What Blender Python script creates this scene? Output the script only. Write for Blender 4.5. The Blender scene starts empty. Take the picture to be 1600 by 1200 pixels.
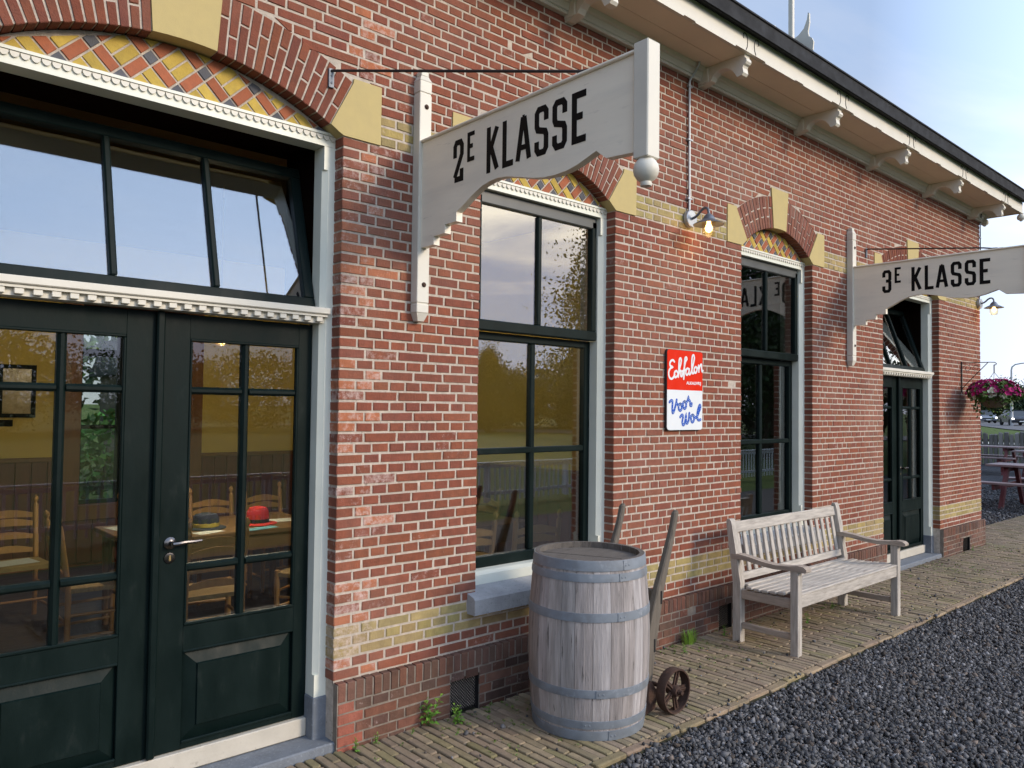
import bpy, math, random
import numpy as np
from mathutils import Vector, Matrix

R = math.radians
rnd = random.Random(11)
nrg = np.random.default_rng(5)
scene = bpy.context.scene
C = scene.collection

# ------------------------------------------------------------------ camera
YAW, TILT, ROLL = 0.733803, 0.0318635, 0.0121470
cam_d = bpy.data.cameras.new('camera')
cam_d.sensor_width = 36.0
cam_d.sensor_fit = 'HORIZONTAL'
cam_d.lens = 1216.7 / 1600 * 36
cam_d.clip_start = 0.05
cam_d.clip_end = 3000
cam = bpy.data.objects.new('camera', cam_d)
C.objects.link(cam)
fw = Vector((math.sin(YAW) * math.cos(TILT), math.cos(YAW) * math.cos(TILT), math.sin(TILT)))
rt = Vector((math.cos(YAW), -math.sin(YAW), 0))
up = rt.cross(fw)
r2 = math.cos(ROLL) * rt + math.sin(ROLL) * up
u2 = -math.sin(ROLL) * rt + math.cos(ROLL) * up
M = Matrix((r2, u2, -fw)).transposed().to_4x4()
M.translation = Vector((0, -3.2, 1.557))
cam.matrix_world = M
scene.camera = cam

# ------------------------------------------------------------------ light
SUN_AZ = R(152)     # clockwise from +Y (the facade's inward normal), seen from above
SUN_EL = R(24)
sun_dir = Vector((math.sin(SUN_AZ) * math.cos(SUN_EL), math.cos(SUN_AZ) * math.cos(SUN_EL), math.sin(SUN_EL)))
sun_d = bpy.data.lights.new('sun', 'SUN')
sun_d.energy = 1.05
sun_d.angle = R(16)
sun_d.color = (1.0, 0.84, 0.64)
sun = bpy.data.objects.new('sun', sun_d)
C.objects.link(sun)
sun.rotation_euler = sun_dir.to_track_quat('Z', 'Y').to_euler()

world = bpy.data.worlds.new('World')
scene.world = world
world.use_nodes = True
wt = world.node_tree
wt.nodes.clear()


def wn(t, **kw):
    n = wt.nodes.new(t)
    for k, v in kw.items():
        setattr(n, k, v)
    return n


def wl(a, b):
    wt.links.new(a, b)


def wmath(op, a, b=None, c=None, clamp=False):
    n = wn('ShaderNodeMath', operation=op, use_clamp=clamp)
    for i, x in enumerate((a, b, c)):
        if x is None:
            continue
        if isinstance(x, (int, float)):
            n.inputs[i].default_value = x
        else:
            wl(x, n.inputs[i])
    return n.outputs[0]


def wramp(fac, stops):
    n = wn('ShaderNodeValToRGB')
    e = n.color_ramp.elements
    e[0].position, e[0].color = stops[0][0], (*stops[0][1], 1)
    e[1].position, e[1].color = stops[-1][0], (*stops[-1][1], 1)
    for p, c in stops[1:-1]:
        q = e.new(p)
        q.color = (*c, 1)
    wl(fac, n.inputs[0])
    return n.outputs[0]


def wmix(fac, a, b):
    n = wn('ShaderNodeMix', data_type='RGBA')
    for i, x in ((0, fac), (6, a), (7, b)):
        if isinstance(x, (int, float)):
            n.inputs[i].default_value = x
        elif isinstance(x, tuple):
            n.inputs[i].default_value = (*x, 1)
        else:
            wl(x, n.inputs[i])
    return n.outputs[2]


w_out = wn('ShaderNodeOutputWorld')
w_bg = wn('ShaderNodeBackground')
wl(w_bg.outputs[0], w_out.inputs[0])
sky = wn('ShaderNodeTexSky', sky_type='NISHITA', sun_disc=False)
sky.sun_elevation = SUN_EL
sky.sun_rotation = SUN_AZ
sky.air_density = 1.0
sky.dust_density = 0.6
sky.ozone_density = 2.0
SKY_K = 0.15
tc = wn('ShaderNodeTexCoord')
sep = wn('ShaderNodeSeparateXYZ')
wl(tc.outputs['Generated'], sep.inputs[0])
zc = wmath('MAXIMUM', sep.outputs[2], 0.0)
den = wmath('ADD', zc, 0.13)
cmb = wn('ShaderNodeCombineXYZ')
wl(wmath('DIVIDE', sep.outputs[0], den), cmb.inputs[0])
wl(wmath('DIVIDE', sep.outputs[1], den), cmb.inputs[1])
mp = wn('ShaderNodeMapping')
mp.inputs['Location'].default_value = (3.1, 1.7, 0.0)
mp.inputs['Rotation'].default_value = (0, 0, R(42))
mp.inputs['Scale'].default_value = (0.45, 1.0, 1)
wl(cmb.outputs[0], mp.inputs[0])
noi = wn('ShaderNodeTexNoise')
noi.inputs['Scale'].default_value = 0.8
noi.inputs['Detail'].default_value = 8
noi.inputs['Roughness'].default_value = 0.58
noi.inputs['Distortion'].default_value = 0.4
wl(mp.outputs[0], noi.inputs['Vector'])
nf = noi.outputs['Fac']
# west: how far a direction lies towards the evening side, 0 .. 1
dotn = wn('ShaderNodeVectorMath', operation='DOT_PRODUCT')
wl(tc.outputs['Generated'], dotn.inputs[0])
dotn.inputs[1].default_value = Vector((math.sin(SUN_AZ), math.cos(SUN_AZ), 0))
west = wmath('MULTIPLY_ADD', dotn.outputs['Value'], 2.2, -0.72, clamp=True)
# clear sky, whitened by haze towards the horizon
skm = wn('ShaderNodeVectorMath', operation='SCALE')
wl(sky.outputs[0], skm.inputs[0])
skm.inputs['Scale'].default_value = SKY_K
vf = wmath('SUBTRACT', 1.0, wmath('DIVIDE', zc, 0.40), clamp=True)
veiled = wmix(0.72, skm.outputs[0], (0.63, 0.82, 1.18))          # thin high veil over the whole sky
clear = wmix(wmath('MULTIPLY', wmath('POWER', vf, 1.2), 0.9), veiled, (0.71, 0.75, 0.86))
# evening cloud bank: slate below, a lit warm edge, pale grey above, thinning out upwards
st_m = wn('ShaderNodeMapping')
st_m.inputs['Scale'].default_value = (2.6, 2.6, 15.0)
wl(tc.outputs['Generated'], st_m.inputs[0])
st_n = wn('ShaderNodeTexNoise')
st_n.inputs['Scale'].default_value = 1.0
st_n.inputs['Detail'].default_value = 9
st_n.inputs['Roughness'].default_value = 0.6
st_n.inputs['Distortion'].default_value = 0.6
wl(st_m.outputs[0], st_n.inputs['Vector'])
wob = wmath('ADD', wmath('ADD', zc, wmath('MULTIPLY_ADD', nf, 0.20, -0.10)), wmath('MULTIPLY_ADD', st_n.outputs['Fac'], 0.22, -0.11))
bank = wramp(wob, [(0.0, (0.50, 0.52, 0.62)), (0.08, (0.36, 0.39, 0.52)), (0.165, (0.40, 0.42, 0.56)), (0.205, (0.80, 0.72, 0.70)), (0.24, (1.45, 1.26, 1.02)), (0.285, (1.30, 1.20, 1.02)), (0.36, (0.80, 0.84, 0.96)), (1.0, (0.95, 1.05, 1.25))])
low = wmath('SUBTRACT', 1.0, wmath('DIVIDE', wmath('SUBTRACT', zc, 0.22), 0.30), clamp=True)       # bank density against height
dens = wmath('ADD', wmath('MULTIPLY', low, 0.30), wmath('MULTIPLY_ADD', nf, 1.0, -0.58))
bankf = wmath('MULTIPLY', wmath('MULTIPLY', wmath('MULTIPLY', dens, 6.0, clamp=True), west), 0.95, clamp=True)
# a few small white clouds elsewhere
wisp = wmath('MULTIPLY', wmath('SUBTRACT', nf, 0.52), 5.0, clamp=True)
sky1 = wmix(wmath('MULTIPLY', wisp, 0.6), clear, (0.95, 0.98, 1.06))
sky2 = wmix(bankf, sky1, bank)
# the half of the sky away from the evening light is the dimmer one
glow = wmath('MULTIPLY_ADD', dotn.outputs['Value'], 1.3, -0.10, clamp=True)
gain = wmath('MULTIPLY_ADD', wmath('MULTIPLY', glow, wmath('SUBTRACT', 2.0, glow)), 0.66, 0.325)
skg = wn('ShaderNodeVectorMath', operation='SCALE')
wl(sky2, skg.inputs[0])
wl(gain, skg.inputs['Scale'])
wl(skg.outputs[0], w_bg.inputs[0])
w_bg.inputs[1].default_value = 1.0    # the sky node itself is scaled by SKY_K above

scene.view_settings.view_transform = 'Standard'
scene.view_settings.look = 'None'
scene.view_settings.exposure = 1.4
scene.view_settings.gamma = 1.0
scene.view_settings.use_curve_mapping = False
scene.render.engine = 'CYCLES'
scene.cycles.max_bounces = 10
scene.cycles.transparent_max_bounces = 12
scene.cycles.caustics_reflective = False
scene.cycles.caustics_refractive = False
scene.cycles.sample_clamp_indirect = 6

# ------------------------------------------------------------------ materials
MATS = {}


def pmat(name, base, var=0.18, scale=9.0, rough=0.7, rvar=0.1, bump=0.25, bscale=60.0, bdist=0.004, metal=0.0, spec=0.4,
         stretch=(1, 1, 1), spots=None, spot_scale=14.0, spot_lo=0.58, spot_hi=0.72, patch=None, patch_scale=2.5, patch_lo=0.5, patch_hi=0.75, coord='pos', effl=False, detail=6.0):
    """base: an rgb tuple, 'obj' (the object's own colour) or 'attr' (the mesh's col attribute). spots / patch: second and third colours laid over by noise."""
    if name in MATS:
        return MATS[name]
    m = bpy.data.materials.new(name)
    m.use_nodes = True
    t = m.node_tree
    N, L = t.nodes, t.links
    b = N['Principled BSDF']
    b.inputs['Metallic'].default_value = metal
    b.inputs['Specular IOR Level'].default_value = spec
    if coord == 'pos':
        co = N.new('ShaderNodeNewGeometry').outputs['Position']
    else:
        co = N.new('ShaderNodeTexCoord').outputs['Object']
    mpn = N.new('ShaderNodeMapping')
    mpn.inputs['Scale'].default_value = stretch
    L.new(co, mpn.inputs[0])
    co = mpn.outputs[0]

    def noise(sc, det=detail, rg=0.6):
        n = N.new('ShaderNodeTexNoise')
        n.inputs['Scale'].default_value = sc
        n.inputs['Detail'].default_value = det
        n.inputs['Roughness'].default_value = rg
        L.new(co, n.inputs['Vector'])
        return n.outputs['Fac']

    def mrange(v, a, bb, c, d):
        n = N.new('ShaderNodeMapRange')
        n.inputs[1].default_value, n.inputs[2].default_value = a, bb
        n.inputs[3].default_value, n.inputs[4].default_value = c, d
        L.new(v, n.inputs[0])
        return n.outputs[0]

    alpha = None
    if base == 'obj':
        oi = N.new('ShaderNodeObjectInfo')
        col, alpha = oi.outputs['Color'], oi.outputs['Alpha']
    elif base == 'attr':
        at = N.new('ShaderNodeAttribute')
        at.attribute_name = 'col'
        col, alpha = at.outputs['Color'], at.outputs['Alpha']
    else:
        rgb = N.new('ShaderNodeRGB')
        rgb.outputs[0].default_value = (*base, 1)
        col = rgb.outputs[0]
    n1 = noise(scale)
    sc = N.new('ShaderNodeVectorMath')
    sc.operation = 'SCALE'
    L.new(col, sc.inputs[0])
    L.new(mrange(n1, 0.25, 0.75, 1 - var, 1 + var), sc.inputs['Scale'])
    col = sc.outputs[0]

    def over(col, fac, c2):
        mx = N.new('ShaderNodeMix')
        mx.data_type = 'RGBA'
        L.new(fac, mx.inputs[0])
        L.new(col, mx.inputs[6])
        mx.inputs[7].default_value = (*c2, 1)
        return mx.outputs[2]

    if patch:
        col = over(col, mrange(noise(patch_scale), patch_lo, patch_hi, 0, patch[3] if len(patch) > 3 else 0.7), patch[:3])
    if spots:
        col = over(col, mrange(noise(spot_scale, 8.0, 0.65), spot_lo, spot_hi, 0, spots[3] if len(spots) > 3 else 0.8), spots[:3])
    if effl:   # lime bloom on single bricks: how much is kept in the alpha of the brick's own colour
        nz = noise(30.0, 9.0, 0.75)
        ad = N.new('ShaderNodeMath')
        ad.operation = 'MULTIPLY_ADD'
        L.new(alpha, ad.inputs[0])
        ad.inputs[1].default_value = 0.24
        L.new(nz, ad.inputs[2])
        col = over(col, mrange(ad.outputs[0], 0.64, 0.86, 0, 0.75), (0.58, 0.46, 0.41))
    L.new(col, b.inputs['Base Color'])
    L.new(mrange(n1, 0.3, 0.7, max(0.02, rough - rvar), min(1, rough + rvar)), b.inputs['Roughness'])
    if bump:
        bp = N.new('ShaderNodeBump')
        bp.inputs['Strength'].default_value = bump
        bp.inputs['Distance'].default_value = bdist
        L.new(noise(bscale, 5.0, 0.65), bp.inputs['Height'])
        L.new(bp.outputs[0], b.inputs['Normal'])
    MATS[name] = m
    return m


m_brick_o = pmat('brick_single', 'obj', var=0.26, scale=22, patch=(0.36, 0.22, 0.165, 0.32), patch_scale=1.1, patch_lo=0.48, patch_hi=0.72, rough=0.85, bump=0.7, bscale=95, bdist=0.006, spec=0.25, spots=(0.05, 0.025, 0.02, 0.75), spot_scale=130, spot_lo=0.64, spot_hi=0.70, effl=True)
m_brick_a = pmat('brick_course', 'attr', var=0.26, scale=22, patch=(0.36, 0.22, 0.165, 0.32), patch_scale=1.1, patch_lo=0.48, patch_hi=0.72, rough=0.85, bump=0.7, bscale=95, bdist=0.006, spec=0.25, spots=(0.05, 0.025, 0.02, 0.75), spot_scale=130, spot_lo=0.64, spot_hi=0.70, effl=True)
m_mortar = pmat('lime_mortar', (0.47, 0.405, 0.335), var=0.25, scale=30, rough=0.95, bump=0.9, bscale=160, bdist=0.004, spec=0.1, spots=(0.16, 0.13, 0.11, 0.75), spot_scale=40, spot_lo=0.60, spot_hi=0.72, patch=(0.36, 0.29, 0.235, 0.5), patch_scale=1.6, patch_lo=0.5, patch_hi=0.75)
m_mortar_low = pmat('plinth_mortar', (0.22, 0.185, 0.15), var=0.3, scale=25, rough=0.95, bump=0.9, bscale=150, bdist=0.004, spec=0.1)
m_yellow = pmat('yellow_stone_paint', (0.45, 0.355, 0.155), var=0.07, scale=12, rough=0.75, bump=0.3, bscale=220, bdist=0.002, spec=0.25, patch=(0.46, 0.355, 0.16, 0.6), patch_scale=9, patch_lo=0.52, patch_hi=0.8)
m_white = pmat('white_paint', (0.62, 0.585, 0.50), var=0.06, scale=7, rough=0.5, bump=0.12, bscale=55, bdist=0.003, spec=0.35, spots=(0.36, 0.33, 0.26, 0.5), spot_scale=20, spot_lo=0.64, spot_hi=0.8)
m_white_sign = pmat('sign_paint', (0.83, 0.76, 0.625), var=0.06, scale=5, rough=0.5, bump=0.15, bscale=40, bdist=0.003, spec=0.35, stretch=(1, 0.25, 1.6), spots=(0.34, 0.30, 0.24, 0.55), spot_scale=34, spot_lo=0.61, spot_hi=0.80, patch=(0.62, 0.575, 0.49, 0.6), patch_scale=4)
m_frame_white = pmat('frame_paint', (0.66, 0.665, 0.57), var=0.05, scale=6, rough=0.45, bump=0.1, bscale=50, bdist=0.002, spec=0.4)
m_soffit = pmat('soffit_paint', (0.74, 0.66, 0.51), var=0.07, scale=3, rough=0.6, bump=0.1, bscale=40, bdist=0.002, spec=0.3)
m_green = pmat('dark_green_paint', (0.0032, 0.0088, 0.0080), var=0.25, scale=8, rough=0.46, rvar=0.12, bump=0.2, bscale=38, bdist=0.004, spec=0.12, spots=(0.024, 0.028, 0.025, 0.5), spot_scale=16, spot_lo=0.60, spot_hi=0.8, stretch=(1, 1, 0.4))
m_greysash = pmat('sash_head_paint', (0.075, 0.08, 0.078), var=0.08, scale=8, rough=0.4, bump=0.1, bscale=40, bdist=0.002)
m_black = pmat('black_gutter', (0.006, 0.006, 0.0065), var=0.2, scale=9, rough=0.6, bump=0.1, bscale=30, spec=0.12)
m_letter = pmat('letter_paint', (0.006, 0.0055, 0.0055), var=0.2, scale=20, rough=0.6, bump=0.1, bscale=60, spec=0.12)
m_bluestone = pmat('bluestone', (0.15, 0.165, 0.185), var=0.2, scale=16, rough=0.8, bump=0.6, bscale=90, bdist=0.004, spots=(0.26, 0.28, 0.30, 0.6), spot_scale=60, spot_lo=0.55, spot_hi=0.7)
m_sillstone = pmat('sill_stone', (0.31, 0.31, 0.31), var=0.18, scale=14, rough=0.85, bump=0.8, bscale=110, bdist=0.004, spots=(0.13, 0.14, 0.14, 0.6), spot_scale=70, spot_lo=0.58, spot_hi=0.7)
m_paver_o = pmat('paver_single', 'obj', var=0.2, scale=18, rough=0.9, bump=0.7, bscale=120, bdist=0.004, spec=0.2, spots=(0.05, 0.045, 0.035, 0.6), spot_scale=90, spot_lo=0.6, spot_hi=0.7, patch=(0.14, 0.13, 0.06, 0.45), patch_scale=3.0)
m_paver_a = pmat('paver_field', 'attr', var=0.2, scale=18, rough=0.9, bump=0.7, bscale=120, bdist=0.004, spec=0.2, spots=(0.05, 0.045, 0.035, 0.6), spot_scale=90, spot_lo=0.6, spot_hi=0.7, patch=(0.14, 0.13, 0.06, 0.45), patch_scale=3.0)
m_joint = pmat('joint_soil', (0.045, 0.040, 0.026), var=0.4, scale=25, rough=1.0, bump=0.8, bscale=120, spec=0.1, patch=(0.06, 0.075, 0.025, 0.6), patch_scale=5)
m_stone = pmat('basalt_chips', 'attr', var=0.25, scale=40, rough=0.78, bump=0.5, bscale=260, bdist=0.002, spec=0.4)
m_gravelbase = pmat('gravel_bed', (0.036, 0.037, 0.042), var=0.5, scale=38, rough=0.9, bump=1.0, bscale=45, bdist=0.02, spec=0.3, spots=(0.10, 0.10, 0.11, 0.8), spot_scale=45, spot_lo=0.6, spot_hi=0.68)
m_grass = pmat('lawn_grass', (0.070, 0.105, 0.022), var=0.3, scale=1.5, rough=0.9, bump=0.8, bscale=12, bdist=0.05, spec=0.15, patch=(0.10, 0.12, 0.035, 0.7), patch_scale=0.15)
m_asphalt = pmat('road_asphalt', (0.10, 0.10, 0.105), var=0.1, scale=0.5, rough=0.9, bump=0.2, bscale=20)
m_barrel = pmat('barrel_wood', 'obj', var=0.38, scale=14, rough=0.8, bump=0.9, bscale=50, bdist=0.004, spec=0.2, stretch=(3.2, 3.2, 0.22), spots=(0.05, 0.042, 0.036, 0.85), spot_scale=24, spot_lo=0.61, spot_hi=0.68, patch=(0.17, 0.145, 0.125, 0.6), patch_scale=2.6, patch_lo=0.5, patch_hi=0.72)
m_head = pmat('barrel_head_wood', (0.13, 0.115, 0.10), var=0.25, scale=20, rough=0.9, bump=0.7, bscale=60, bdist=0.004, spec=0.2, spots=(0.035, 0.03, 0.026, 0.8), spot_scale=30, spot_lo=0.56, spot_hi=0.7, stretch=(0.6, 2.5, 1))
m_hoop = pmat('painted_hoop', (0.165, 0.187, 0.21), var=0.2, scale=14, rough=0.55, bump=0.25, bscale=60, bdist=0.002, spec=0.45, spots=(0.34, 0.35, 0.37, 0.7), spot_scale=18, spot_lo=0.58, spot_hi=0.74, patch=(0.12, 0.105, 0.095, 0.6), patch_scale=8, patch_lo=0.55)
m_teak = pmat('weathered_teak', (0.40, 0.36, 0.31), var=0.34, scale=9, rough=0.8, bump=0.5, bscale=40, bdist=0.003, spec=0.25, coord='obj', stretch=(0.7, 6, 6), spots=(0.15, 0.12, 0.095, 0.6), spot_scale=7, spot_lo=0.56, spot_hi=0.72)
m_teak_v = pmat('weathered_teak_upright', (0.40, 0.36, 0.31), var=0.34, scale=9, rough=0.8, bump=0.5, bscale=40, bdist=0.003, spec=0.25, coord='obj', stretch=(6, 6, 0.7), spots=(0.15, 0.12, 0.095, 0.6), spot_scale=7, spot_lo=0.58, spot_hi=0.74)
m_teak_y = pmat('weathered_teak_arm', (0.34, 0.28, 0.225), var=0.24, scale=9, rough=0.8, bump=0.5, bscale=40, bdist=0.003, spec=0.25, coord='obj', stretch=(6, 0.7, 6), spots=(0.12, 0.09, 0.07, 0.6), spot_scale=7, spot_lo=0.56, spot_hi=0.72)
m_oldwood = pmat('old_grey_wood', (0.135, 0.115, 0.092), var=0.3, scale=12, rough=0.9, bump=0.7, bscale=60, bdist=0.004, spec=0.15, stretch=(4, 4, 0.5), spots=(0.035, 0.03, 0.025, 0.8), spot_scale=16, spot_lo=0.6, spot_hi=0.72)
m_rust = pmat('rusted_iron', (0.055, 0.030, 0.021), var=0.4, scale=22, rough=0.85, bump=0.6, bscale=120, bdist=0.003, spec=0.3, spots=(0.11, 0.05, 0.028, 0.7), spot_scale=40)
m_iron = pmat('dark_iron_rod', (0.022, 0.014, 0.013), var=0.3, scale=25, rough=0.6, bump=0.2, bscale=120)
m_galv = pmat('galvanised_steel', (0.40, 0.42, 0.44), var=0.15, scale=18, rough=0.45, bump=0.1, bscale=80, metal=0.55, spec=0.5)
m_galv_dark = pmat('dull_zinc', (0.15, 0.165, 0.19), var=0.2, scale=18, rough=0.5, bump=0.1, bscale=80, metal=0.4, spec=0.5)
m_chrome = pmat('worn_chrome', (0.12, 0.11, 0.105), var=0.1, scale=20, rough=0.22, bump=0, metal=1.0)
m_brass = pmat('old_brass', (0.42, 0.30, 0.13), var=0.2, scale=30, rough=0.35, bump=0, metal=0.8)
m_enamel_red = pmat('red_enamel', (0.66, 0.030, 0.012), var=0.04, scale=8, rough=0.18, bump=0.04, bscale=30, spec=0.5)
m_enamel_white = pmat('white_enamel', (0.70, 0.72, 0.72), var=0.03, scale=8, rough=0.18, bump=0.04, bscale=30, spec=0.5)
m_enamel_blue = pmat('blue_enamel', (0.035, 0.10, 0.44), var=0.05, scale=8, rough=0.2, bump=0, spec=0.5)
m_enamel_pale = pmat('pale_blue_enamel', (0.35, 0.46, 0.66), var=0.05, scale=8, rough=0.2, bump=0, spec=0.5)
m_edge = pmat('chipped_edge', (0.03, 0.028, 0.03), var=0.3, scale=30, rough=0.7, bump=0.2)
m_roof = pmat('roof_slate', (0.028, 0.029, 0.032), var=0.3, scale=6, rough=0.7, bump=0.4, bscale=20)
m_wallyellow = pmat('inside_wall_yellow', (0.62, 0.47, 0.13), var=0.06, scale=3, rough=0.8, bump=0.1, bscale=40)
m_wainscot = pmat('wainscot_brown', (0.15, 0.050, 0.038), var=0.2, scale=5, rough=0.5, bump=0.2, bscale=30, stretch=(4, 4, 0.5))
m_trimwood = pmat('varnished_trim', (0.20, 0.085, 0.035), var=0.2, scale=6, rough=0.45, bump=0.15, bscale=30, stretch=(4, 4, 0.5))
m_floorwood = pmat('dark_floorboards', (0.060, 0.050, 0.042), var=0.3, scale=6, rough=0.45, bump=0.2, bscale=30, stretch=(0.5, 5, 1))
m_ceil = pmat('dark_ceiling', (0.05, 0.035, 0.02), var=0.1, scale=3, rough=0.8, bump=0.1)
m_chair = pmat('waxed_beech', (0.40, 0.215, 0.085), var=0.15, scale=9, rough=0.4, bump=0.1, bscale=50, coord='obj', stretch=(4, 4, 0.6))
m_rush = pmat('rush_seat', (0.34, 0.235, 0.11), var=0.3, scale=30, rough=0.8, bump=0.8, bscale=120, coord='obj', stretch=(0.4, 3, 1))
m_table = pmat('oak_table', (0.17, 0.092, 0.042), var=0.2, scale=7, rough=0.45, bump=0.15, bscale=40, stretch=(0.5, 4, 1))
m_paper = pmat('menu_paper', (0.62, 0.66, 0.68), var=0.05, scale=9, rough=0.6, bump=0)
m_paperblue = pmat('blue_menu_paper', (0.16, 0.42, 0.55), var=0.1, scale=15, rough=0.5, bump=0)
m_navy = pmat('navy_felt', (0.018, 0.022, 0.045), var=0.3, scale=9, rough=0.9, bump=0.3, bscale=80)
m_yellowband = pmat('yellow_ribbon', (0.62, 0.46, 0.07), var=0.1, scale=20, rough=0.6, bump=0)
m_redfelt = pmat('red_felt', (0.50, 0.02, 0.025), var=0.12, scale=9, rough=0.9, bump=0.3, bscale=80)
m_blackcloth = pmat('black_ribbon', (0.012, 0.010, 0.010), var=0.2, scale=20, rough=0.7, bump=0)
m_picred = pmat('picnic_red_stain', (0.115, 0.028, 0.030), var=0.2, scale=5, rough=0.6, bump=0.3, bscale=30, patch=(0.16, 0.09, 0.085, 0.5), patch_scale=3)
m_pictop = pmat('faded_table_top', (0.24, 0.175, 0.165), var=0.2, scale=5, rough=0.65, bump=0.3, bscale=30, patch=(0.15, 0.055, 0.055, 0.6), patch_scale=4)
m_log = pmat('grey_log', 'obj', var=0.25, scale=8, rough=0.9, bump=0.5, bscale=30, stretch=(3, 3, 0.5))
m_picket = pmat('white_fence_paint', (0.62, 0.64, 0.66), var=0.06, scale=6, rough=0.55, bump=0.1)
m_leaf = pmat('tree_leaves', 'attr', var=0.2, scale=3, rough=0.55, bump=0, spec=0.3)
m_bark = pmat('tree_bark', (0.075, 0.058, 0.042), var=0.3, scale=6, rough=0.95, bump=0.6, bscale=20, bdist=0.02)
m_petal = pmat('flower_petals', 'attr', var=0.12, scale=40, rough=0.55, bump=0, spec=0.3)
m_tile_o = pmat('mosaic_brick', 'obj', var=0.16, scale=40, rough=0.8, bump=0.5, bscale=140, bdist=0.003, spec=0.25)
m_carpaint = pmat('dark_car_paint', (0.025, 0.03, 0.042), var=0.05, scale=2, rough=0.22, bump=0, spec=0.5)
m_carpaint2 = pmat('silver_car_paint', (0.22, 0.24, 0.28), var=0.05, scale=2, rough=0.22, bump=0, metal=0.5, spec=0.5)
m_rubber = pmat('tyre_rubber', (0.015, 0.015, 0.015), var=0.2, scale=9, rough=0.9, bump=0)
m_carglass = pmat('car_glass', (0.02, 0.025, 0.03), var=0.05, scale=2, rough=0.08, bump=0, spec=0.6)
m_lens = pmat('lamp_lens', (0.75, 0.75, 0.75), var=0.02, scale=4, rough=0.1, bump=0, spec=0.6)
m_grille = pmat('vent_iron', (0.022, 0.018, 0.016), var=0.4, scale=30, rough=0.8, bump=0.3, bscale=80)
m_lamppole = pmat('lamp_post_grey', (0.45, 0.47, 0.49), var=0.05, scale=3, rough=0.5, bump=0, metal=0.3)
m_void = pmat('void_black', (0.006, 0.005, 0.005), var=0.2, scale=9, rough=0.95, bump=0)
m_darkroom = pmat('inside_wall_dim', (0.10, 0.085, 0.06), var=0.15, scale=3, rough=0.85, bump=0.1)
m_kick = pmat('scuffed_kick_board', (0.47, 0.43, 0.355), var=0.12, scale=8, rough=0.6, bump=0.25, bscale=50, bdist=0.003, spots=(0.20, 0.17, 0.13, 0.7), spot_scale=26, spot_lo=0.60, spot_hi=0.74, patch=(0.34, 0.30, 0.235, 0.6), patch_scale=5)
m_lining = pmat('shade_black_lining', (0.007, 0.004, 0.003), var=0.3, scale=6, rough=0.8, bump=0.1, spec=0.0)
m_print = pmat('framed_print', (0.36, 0.27, 0.12), var=0.2, scale=18, rough=0.3, bump=0)


def glass_mat(name, tint, base):
    m = bpy.data.materials.new(name)
    m.use_nodes = True
    t = m.node_tree
    N, L = t.nodes, t.links
    N.remove(N['Principled BSDF'])
    tr = N.new('ShaderNodeBsdfTransparent')
    tr.inputs[0].default_value = (*tint, 1)
    gl = N.new('ShaderNodeBsdfGlossy')
    gl.inputs['Roughness'].default_value = 0.0
    gl.inputs[0].default_value = (0.97, 0.98, 1.0, 1)
    geo = N.new('ShaderNodeNewGeometry')

    def mth(op, a, b=None, c=None):
        n = N.new('ShaderNodeMath')
        n.operation = op
        for i, q in enumerate((a, b, c)):
            if isinstance(q, (int, float)):
                n.inputs[i].default_value = q
            elif q is not None:
                L.new(q, n.inputs[i])
        return n.outputs[0]
    dt = N.new('ShaderNodeVectorMath')
    dt.operation = 'DOT_PRODUCT'
    L.new(geo.outputs['Normal'], dt.inputs[0])
    L.new(geo.outputs['Incoming'], dt.inputs[1])
    schl = mth('POWER', mth('SUBTRACT', 1.0, mth('ABSOLUTE', dt.outputs['Value'])), 5.0)
    fac = mth('MINIMUM', mth('MULTIPLY_ADD', schl, 0.96, 0.04 + base), 1.0)   # the same for both faces of the sheet
    no = N.new('ShaderNodeTexNoise')
    no.inputs['Scale'].default_value = 1.6
    no.inputs['Detail'].default_value = 1.0
    bp = N.new('ShaderNodeBump')
    bp.inputs['Strength'].default_value = 0.06
    bp.inputs['Distance'].default_value = 0.01
    L.new(geo.outputs['Position'], no.inputs['Vector'])
    L.new(no.outputs['Fac'], bp.inputs['Height'])
    L.new(bp.outputs[0], gl.inputs['Normal'])
    mx = N.new('ShaderNodeMixShader')
    L.new(fac, mx.inputs[0])
    L.new(tr.outputs[0], mx.inputs[1])
    L.new(gl.outputs[0], mx.inputs[2])
    L.new(mx.outputs[0], N['Material Output'].inputs[0])
    return m


m_glass = glass_mat('window_glass', (0.80, 0.83, 0.79), 0.14)
m_glass_thin = glass_mat('door_glass', (0.92, 0.94, 0.91), 0.012)
m_glass_jar = glass_mat('lamp_glass', (1.0, 0.90, 0.72), 0.03)


def emit_mat(name, col, strength):
    m = bpy.data.materials.new(name)
    m.use_nodes = True
    b = m.node_tree.nodes['Principled BSDF']
    b.inputs['Base Color'].default_value = (*col, 1)
    b.inputs['Emission Color'].default_value = (*col, 1)
    b.inputs['Emission Strength'].default_value = strength
    return m


m_bulb = emit_mat('lit_bulb', (1.0, 0.66, 0.27), 2.6)
m_headlight = emit_mat('lit_headlight', (1.0, 0.97, 0.9), 2.0)

# ------------------------------------------------------------------ geometry helpers


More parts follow.
